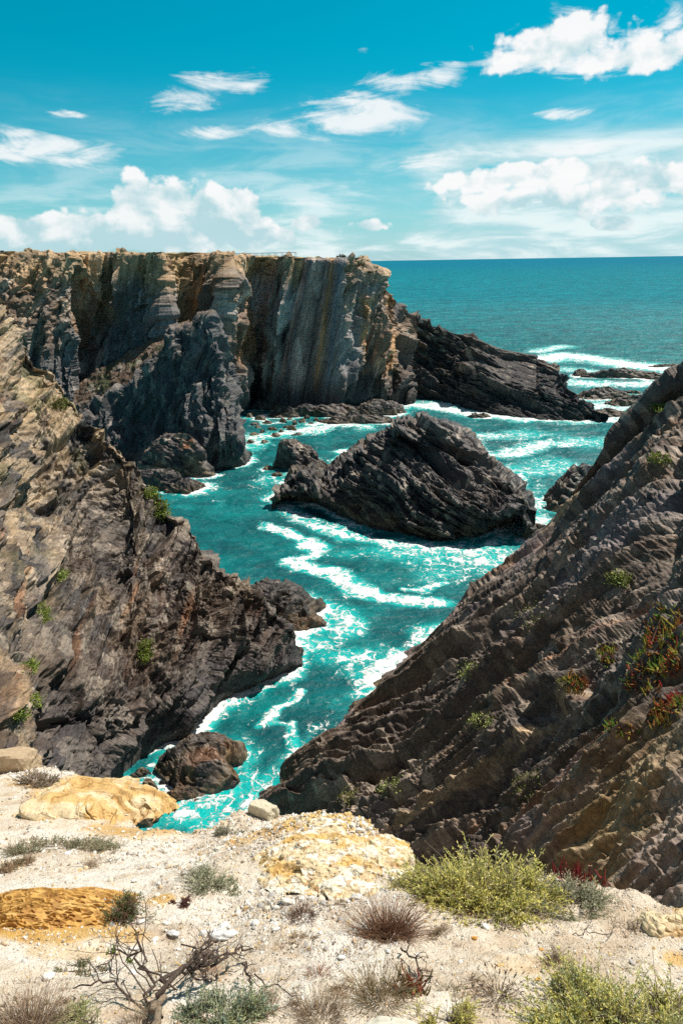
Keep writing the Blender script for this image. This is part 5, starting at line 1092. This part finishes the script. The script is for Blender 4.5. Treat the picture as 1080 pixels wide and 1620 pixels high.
for (px, py, s, col, fl, rz, lab) in [
    (136, 1458, .055, (.74, .72, .66), (1, .62, .35), .5, 'largest smooth white oval stone on the sand below the orange rock'),
    (172, 1429, .050, (.42, .39, .34), (1, .8, .75), .1, 'grey mottled stone leaning against the dark green clump'),
    (275, 1479, .042, (.60, .61, .60), (1, .65, .4), -.4, 'smooth grey-white pebble with a shaded side below the small red clump'),
    (77, 1549, .036, (.80, .80, .78), (1, .85, .7), .2, 'white rounded stone on the sand near the left bottom corner'),
    (355, 1484, .085, (.66, .66, .66), (1, .5, .42), .05, 'flat white block with a grey front beside the dead branches'),
    (352, 1470, .045, (.80, .80, .77), (1, .7, .6), .5, 'white lump sitting just behind the flat white block'),
    (563, 1421, .040, (.66, .64, .60), (1, .8, .65), 0, 'rounded pale stone left of the dry brown clump'),
    (455, 1429, .060, (.72, .68, .60), (1, .5, .4), -.3, 'flat cream stone half sunk in the gravel by the pink tuft'),
    (613, 1507, .020, (.62, .62, .60), (.7, 1, .5), .2, 'small upright grey pebble below the dry brown clump'),
    (213, 1395, .024, WH, (1, .8, .7), 0, 'white pebble resting on the top of the orange rock'),
    (108, 1352, .030, WH, (1, .9, .75), 0, 'round white pebble beside the brown scrub on the left'),
    (200, 1458, .026, WH, (1, .8, .6), 0, 'white pebble nestled at the foot of the dark green clump'),
    (223, 1459, .030, WH, (1, .7, .5), .3, 'pair-forming white pebble right of the clump foot'),
    (262, 1463, .030, (.72, .70, .64), (1, .7, .5), 0, 'pale pebble between the dark clump and the grey-white pebble'),
    (213, 1503, .028, WH, (1, .6, .5), 0, 'white pebble between the two green seedlings'),
    (750, 1485, .020, (.62, .30, .06), (1, .7, .6), .1, 'bright orange stone lying alone on the pale sand'),
    (855, 1503, .015, (.66, .36, .08), (1, .8, .6), .3, 'small orange pebble in the middle of the sand patch'),
    (851, 1551, .020, (.66, .40, .12), (1, .7, .5), .6, 'orange chip above the bottom right shrub'),
    (792, 1528, .022, (.70, .46, .2), (1, .5, .3), 0, 'flat ochre flake sunk in the sand'),
    (348, 1345, .06, (.72, .68, .58), (1, .6, .5), .1, 'flat cream slab among the gravel above the ledge centre')]:
    put_stone('stone', lab, 'stone', px, py, s, int(px + py), col, fl, rz)
put_stone('boulder', 'large smooth flat grey stone cut off by the bottom edge of the photo', 'boulder', 618, 1655, .17, 31, (.64, .60, .50), (1, .85, .35), .1, .12)
put_stone('rock_block', 'pale cream block of layered rock standing on the rim above the inlet', 'rock', 418, 1292, .16, 33, (.56, .49, .36), (.9, .7, .75), -.5, .6, .2)
put_stone('rock_block', 'white slab of rock next to the golden ledge rock', 'rock', 133, 1268, .16, 35, (.76, .73, .68), (1, .6, .4), -.2, .5)
put_stone('rock_block', 'tan rounded rock on the far left rim of the ledge', 'rock', 22, 1222, .38, 37, (.46, .34, .22), (1, .8, .8), 0, .5)
# pebbles: copies of a few shapes
protos = []
for k in range(7):
    col = (WH, CM, (.70, .66, .58), GY_, (.78, .77, .74), (.62, .48, .32), WH)[k]; V = stone_shape(IV1, 50 + k, .3, (1, .75, .5)); S = Soup(); S.add(V, IF1, np.array(col)); me = mesh_from('pebble', np.concatenate(S.v), np.concatenate(S.f), np.concatenate(S.n), np.concatenate(S.c), True, m_stone); protos.append(me)
rp_ = random.Random(9)
cnt = 0
while cnt < 250:
    zone = rp_.random()
    if zone < .5: px, py = rp_.gauss(440, 130), rp_.gauss(1430, 60)
    elif zone < .75: px, py = rp_.uniform(120, 520), rp_.uniform(1320, 1520)
    else: px, py = rp_.uniform(0, 1080), rp_.uniform(1240, 1600)
    if not (0 < px < 1080 and 1215 < py < 1610): continue
    if py < np.interp(px, [e_[0] for e_ in EDGE], [e_[1] for e_ in EDGE]) + 8: continue
    x, y, z = on_ground(px, py); o = link('pebble', protos[rp_.randrange(7)]); s = rp_.choice([.009, .012, .015, .02, .026]) * rp_.uniform(.8, 1.3)
    o.scale = (s, s * rp_.uniform(.7, 1.1), s * rp_.uniform(.6, 1)); o.rotation_euler = (rp_.uniform(-.3, .3) - .4, rp_.uniform(-.3, .3), rp_.uniform(0, 6.28)); o.location = (x, y, z + s * .25)
    tag(o, 'one of the many small pale pebbles strewn over the ledge', 'pebble', 'small pale pebbles strewn over the ledge'); cnt += 1
# gravel too fine to count
rg = np.random.default_rng(8); S = Soup(); N_ = 130000
px = rg.uniform(-60, 1140, N_); py = rg.uniform(1190, 1630, N_)
q = np.array([[plane_hit(a, b_)[0], plane_hit(a, b_)[1]] for a, b_ in zip(px, py)]); x, y = q[:, 0], q[:, 1]; ee = edge_excess(x, y)
def gm(px, py):
    d = .10 + .25 * sstep(.0, .5, fbm(x / .5, y / .4, x * 0, 3, 811))
    for (a, b_, c, e_, k) in ((430, 1340, 150, 60, 1.0), (300, 1320, 130, 26, .7), (450, 1450, 120, 50, .7), (520, 1500, 100, 45, .4), (540, 1340, 70, 70, 1.0), (180, 1350, 90, 30, .5), (90, 1250, 90, 30, .4), (350, 1500, 130, 30, .4)):
        d = np.maximum(d, k * np.exp(-((px - a) / c) ** 2 - ((py - b_) / e_) ** 2))
    return d
keep = (rg.random(N_) < gm(px, py)) & (ee < .02); x, y, px, py, ee = x[keep], y[keep], px[keep], py[keep], ee[keep]; n = len(x)
z = ground_z(x, y); base = np.stack([x, y, z], 1); dist = np.hypot(x, y)
mound = np.exp(-((px - 530) / 80) ** 2 - ((py - 1340) / 70) ** 2)
sz = (.003 + .012 * rg.random(n) ** 4) * (dist / 4) * (1 + 1.3 * mound)
A = rg.normal(size=(n, 3, 3)); Qm, _ = np.linalg.qr(A); shp = np.stack([np.ones(n), .6 + .4 * rg.random(n), .35 + .4 * rg.random(n)], 1)
Vs = np.einsum('nij,kj->nki', Qm, IV0) 
jit = 1 + .3 * (rg.random((n, 12, 1)) - .5); Vs = np.einsum('nij,nkj->nki', Qm, IV0[None] * shp[:, None] * jit) * sz[:, None, None] + base[:, None] + np.array([0, 0, 1]) * (sz * .3)[:, None, None]
pal = np.array([(.78, .76, .72), (.72, .68, .6), (.64, .57, .46), (.80, .79, .77), (.42, .36, .3), (.66, .46, .2), (.34, .27, .2), (.74, .72, .67)], F4); ci = pal[rg.integers(0, 8, n)]; ci = np.where((mound > .4)[:, None] & (rg.random(n) < .5)[:, None], np.array([(.62, .45, .2)]), ci)
S.add(Vs.reshape(-1, 3), (IF0[None] + (np.arange(n) * 12)[:, None, None]).reshape(-1, 3), np.repeat(ci, 12, 0))
o = S.build('gravel', m_stone); tag(o, kind='stuff')
# litter: tiny dark twigs and dry stalks lying everywhere
n = 15000; px = rg.uniform(0, 1080, n); py = rg.uniform(1240, 1625, n); q = np.array([[plane_hit(a, b_)[0], plane_hit(a, b_)[1]] for a, b_ in zip(px, py)]); k = (edge_excess(q[:, 0], q[:, 1]) < -.02) & (rg.random(n) < .25 + .75 * sstep(-.1, .4, fbm(q[:, 0] / .5, q[:, 1] / .4, q[:, 0] * 0, 3, 91))); q = q[k]; n = len(q)
b_ = np.stack([q[:, 0], q[:, 1], ground_z(q[:, 0], q[:, 1]) + .004], 1); d = np.stack([rg.normal(size=n), rg.normal(size=n), .25 * rg.normal(size=n) + .15], 1); d[:, 2] -= GB * unit(d)[:, 1]
S = Soup(); Pt = paths(b_, d, .012 + .035 * rg.random(n) ** 2, .1, .3, 3, rg); tubes(S, Pt, .0011, .0006, np.array([(.20, .15, .11)]) * (.6 + 1.6 * rg.random((n, 1))), 3); o = S.build('plant_litter', m_stem); tag(o, kind='stuff')

# ------------------------------------------------------------------ sandstone outcrops on the ledge
def outcrop(label, px, py, a, bb, h, rz, n, m, fn, colfn, mat, pw=2.2, sink=.04, lean=0):
    cx, cy, cz = on_ground(px, py); t = np.linspace(0, 1, n)[:, None]; ph = np.linspace(0, 2 * np.pi, m + 1)[None, :-1]
    out = (1 + .10 * np.sin(2 * ph + px) + .06 * np.sin(3 * ph + py) + .16 * fbm(np.cos(ph) * 2.2 + px, np.sin(ph) * 2.2, ph * 0, 4, 7)) / (np.abs(np.cos(ph)) ** 3 + np.abs(np.sin(ph)) ** 3) ** (1 / 3); rr = t ** .75; hh = h * (1 - t ** pw) - sink
    x = a * rr * out * np.cos(ph) + lean * hh; y = bb * rr * out * np.sin(ph); c, s = math.cos(rz), math.sin(rz); X_, Y_ = cx + x * c - y * s, cy + x * s + y * c
    V = np.stack([X_, Y_, ground_base(X_, Y_) + hh], -1).astype(F4); N = blurn(gnormals(V), 2)
    D, ids = fn(V - np.array([cx, cy, cz], F4), t); V = (V + N * D[..., None]).astype(F4); T = colfn(V, ids, D)
    o = grid_obj('rock_outcrop', V, mat, T, wrap=True); return tag(o, label, 'rock')
m_sst = plain_mat('sandstone', .85, 40, .25, .7, .2, bdist=.012)
def honey(v, t):
    x, y, z = v[..., 0], v[..., 1], v[..., 2]; wx = x + .02 * fbm(x / .12, y / .12, x * 0, 3, 5); wy = y + .012 * fbm(x / .12, y / .12, x * 0, 3, 6)
    sl = wy * 1.35
    h1, r1, e1_ = facet(wx / .10, sl / .045, z * 0, 901, .3); h2, r2, e2_ = facet(wx / .05, sl / .026, z * 0, 903, .3)
    m = sstep(-.25, .15, fbm(x / .3, y / .2, z / .3, 3, 8)); pit = -(sstep(.06, .32, e1_) * .045 * (r1 > .35)) * (.3 + .7 * m) - sstep(.08, .3, e2_) * .016 * (r2 > .35)
    st = .012 * vn(x / .35, sl / .05, z * 0, 9); return pit * (1 - t ** 6) + st * (1 - t ** 4) + .02 * fbm(x / .3, y / .2, z / .3, 3, 12), [r1, r2]
def honeyc(V, ids, D):
    T = np.broadcast_to(LD((.54, .31, .09)), V.shape).astype(F4); T = mixc(T, (.62, .38, .13), sstep(-.2, .5, fbm(V[..., 0] / .15, V[..., 1] / .12, V[..., 2] / .1, 4, 13))); return mixc(T, (.32, .15, .045), sstep(.0, .6, fbm(V[..., 0] / .08, V[..., 1] / .05, V[..., 2] / .05, 3, 14)) * .7)
outcrop('orange sandstone weathered into a honeycomb of pits on the left of the ledge', 75, 1432, .66, .35, .16, .10, 420, 1000, honey, honeyc, m_sst, 1.9, .055)
def layered(v, t):
    x, y, z = v[..., 0], v[..., 1], v[..., 2]; u = (z + .10 * y + .12 * x) / .055 + .8 * fbm(x / .5, y / .5, z / .5, 3, 21); k = np.floor(u); f = u - k
    r = rnd(hash3(k.astype(np.int64), np.floor(x / .35 + r_off(k)).astype(np.int64), np.zeros_like(k, np.int64), 22), 1); h, r2, e = facet(x / .22, y / .2, z / .09, 23, 1.2)
    return .13 * (r - .4) * sstep(0, .25, f) - .03 * sstep(.8, 1, f) + .03 * h + .08 * fbm(x / .4, y / .4, z / .4, 3, 33), [r, r2]
def r_off(k): return rnd(hash3(k.astype(np.int64), np.zeros_like(k, np.int64), np.zeros_like(k, np.int64), 29), 2)
def goldc(V, ids, D): 
    T = np.broadcast_to(LD((.60, .40, .17)), V.shape).astype(F4); T = mixc(T, (.72, .60, .40), sstep(.4, .7, .5 + .5 * fbm(V[..., 0] / .3, V[..., 1] / .25, V[..., 2] / .3, 4, 37)) * .9); return mixc(T, (.46, .26, .08), sstep(.1, .6, fbm(V[..., 0] / .3, V[..., 1] / .2, V[..., 2] / .07, 4, 31)) * .5)
outcrop('golden layered sandstone ledge sticking out over the inlet on the left', 150, 1266, .90, .66, .19, -.22, 300, 700, layered, goldc, m_sst, 3.0, .07)
outcrop('low golden rock shelf below and right of the layered ledge', 222, 1304, .36, .2, .12, -.5, 160, 400, layered, goldc, m_sst, 2.5)
def congl(v, t):
    x, y, z = v[..., 0], v[..., 1], v[..., 2]; h, r, e = facet(x / .09, y / .08, z / .06, 41, 1.3); h2, r2, e2 = facet(x / .035, y / .03, z / .03, 43, 1.2); b_, rb_, eb = facet(x / .3, y / .25, z / .2, 45, 1.4)
    return .022 * h + .014 * h2 + .05 * b_, [r, r2]
def conc(V, ids, D):
    T = np.broadcast_to(LD((.66, .54, .35)), V.shape).astype(F4); T = mixc(T, (.76, .72, .62), sstep(.45, .6, ids[0]) * .9); T = mixc(T, (.42, .24, .10), sstep(.85, .95, ids[1]) * .8); return mixc(T, (.62, .38, .09), sstep(.1, .5, fbm(V[..., 0] / .25, V[..., 1] / .2, V[..., 2] / .2, 3, 47)) * .7)
outcrop('gold and white pebbly rock nose jutting out over the dark gully', 535, 1356, .56, .66, .09, -.35, 300, 700, congl, conc, m_sst, 1.4, .012)
outcrop('ochre crumbly rock at the right end of the ledge', 1072, 1462, .3, .16, .10, .2, 140, 340, congl, goldc, m_sst, 2.4)

# ------------------------------------------------------------------ things on the headland top
m_metal = plain_mat('dark_metal', .5, 3, .15, color=(.05, .055, .06)); m_wood = plain_mat('brown_board', .7, 6, .2, color=(.14, .06, .045)); m_scrub = m_leaf
def box(S, c, s, rz=0, col=(1, 1, 1)):
    V = np.array([(x, y, z) for x in (-.5, .5) for y in (-.5, .5) for z in (-.5, .5)]) * np.array(s); ca, sa = math.cos(rz), math.sin(rz)
    V = np.stack([V[:, 0] * ca - V[:, 1] * sa, V[:, 0] * sa + V[:, 1] * ca, V[:, 2]], 1) + np.array(c); S.add(V, [(0,1,3,2),(4,6,7,5),(0,4,5,1),(2,3,7,6),(0,2,6,4),(1,5,7,3)], col)
pa, pb = P(352, 407.5, 214), P(467, 409.2, 208); pb[2] = pa[2] = (pa[2] + pb[2]) / 2 + .1; rz = math.atan2(pb[1] - pa[1], pb[0] - pa[0]); LN = np.linalg.norm(pb - pa); ux = (pb - pa) / LN; uy = np.array([-ux[1], ux[0], 0])
plat = empty('viewing_platform', tuple((pa + pb) / 2), 'long railed viewing platform projecting over the cliff edge of the headland', 'viewing platform')
S = Soup(); box(S, (pa + pb) / 2 + uy * .9, (LN, 2.0, .16), rz); S.build('deck', m_metal, plat)
for side in (0, 1.8):
    S = Soup(); box(S, (pa + pb) / 2 + uy * side + np.array([0, 0, 1.25]), (LN, .09, .09), rz); S.build('handrail', m_metal, plat)
    for i in range(12):
        S = Soup(); box(S, pa + ux * LN * i / 11 * .998 + uy * side + np.array([0, 0, .62]), (.08, .08, 1.2), rz); S.build('post', m_metal, plat)
S = Soup(); box(S, pb + uy * .9 + np.array([0, 0, 1.27]), (.09, 1.7, .09), rz); S.build('handrail', m_metal, plat)
S = Soup(); tubes(S, np.array([[pa + uy * .0 + np.array([0, 0, 1.2]), pa - ux * 2 + np.array([0, 0, .1])]]), .06, .06, (1, 1, 1), 4); S.build('brace', m_metal, plat)
for (px, lab) in ((373, 'low dark bench under the left part of the viewing platform'), (395, 'second low dark bench, right of the first, by the platform')):
    c = P(px, 409, 206); c[2] = pa[2] - .55; t_ = empty('bench', tuple(c), lab, 'bench'); S = Soup(); box(S, c + np.array([0, 0, .45]), (2.2, .5, .12)); S.build('seat', m_metal, t_)
    for s in (-.8, .8): S = Soup(); box(S, c + np.array([s, 0, .1]), (.15, .4, .6)); S.build('leg', m_metal, t_)
def topz(px, d): 
    r = ray(px, 410); x, y = r[0] * d, r[1] * d; q = VH[60:].reshape(-1, 3); m = (np.abs(q[:, 0] - x) < 1.5) & (np.abs(q[:, 1] - y) < 2.5) & (q[:, 2] > 36); return np.array([x, y, np.percentile(q[m, 2], 70) if m.any() else 43])
sg = topz(6, 214); sg[2] = max(sg[2], 43.5); t_ = empty('sign', tuple(sg), 'small brown information board on a post at the left end of the headland', 'sign')
S = Soup(); box(S, sg + np.array([0, 0, .6]), (.12, .12, 1.3)); S.build('post', m_metal, t_); S = Soup(); box(S, sg + np.array([0, 0, 1.75]), (1.05, .1, 1.5)); S.build('board', m_wood, t_)
for (px, lab) in ((264.5, 'short dark post, leftmost of the four on the headland skyline'), (268.5, 'dark post just right of the leftmost one on the headland skyline'), (308.5, 'dark post beside the low bush on the headland skyline'), (314.5, 'dark post, rightmost of the four, nearest the viewing platform')):
    c = topz(px, 213); S = Soup(); tubes(S, np.array([[c, c + np.array([0, 0, .9]), c + np.array([.03, 0, 1.7])]]), .16, .12, (1, 1, 1), 6); o = S.build('marker_post', m_metal, None, tuple(c)); tag(o, lab, 'post')
rb2 = np.random.default_rng(4)
for k in range(26):
    px = [5, 22, 60, 84, 112, 135, 150, 170, 196, 215, 240, 262, 272, 285, 303, 330, 345, 362, 405, 412, 430, 480, 505, 540, 572, 584][k]; c = topz(px, 212 + rb2.uniform(-2, 3)); n = 260; r = rb2.uniform(.6, 1.4)
    d = unit(rb2.normal(size=(n, 3))) * (rb2.random((n, 1)) ** .4); d[:, 2] = abs(d[:, 2]) * .55; b_ = c + d * r; S = Soup(); L = .28 * (.6 + rb2.random(n)); blades(S, b_, d + .5 * rb2.normal(size=(n, 3)), L, L * .35, np.array([(.05, .065, .03), (.09, .09, .04), (.12, .08, .04)], F4)[rb2.integers(0, 3, n)], rb2)
    o = S.build('bush', m_leaf, None, tuple(c)); tag(o, 'low dark bush dotting the skyline of the flat headland top', 'bush', 'low bushes along the headland skyline')
vs = SC.view_settings; vs.view_transform = 'Standard'; vs.look = 'None'; vs.exposure = 0.2; vs.gamma = 1
SC.cycles.max_bounces = 4; SC.cycles.diffuse_bounces = 2; SC.cycles.glossy_bounces = 1; SC.cycles.transparent_max_bounces = 4
SC.cycles.use_denoising = False; SC.cycles.sample_clamp_indirect = 4; SC.cycles.sample_clamp_direct = 12
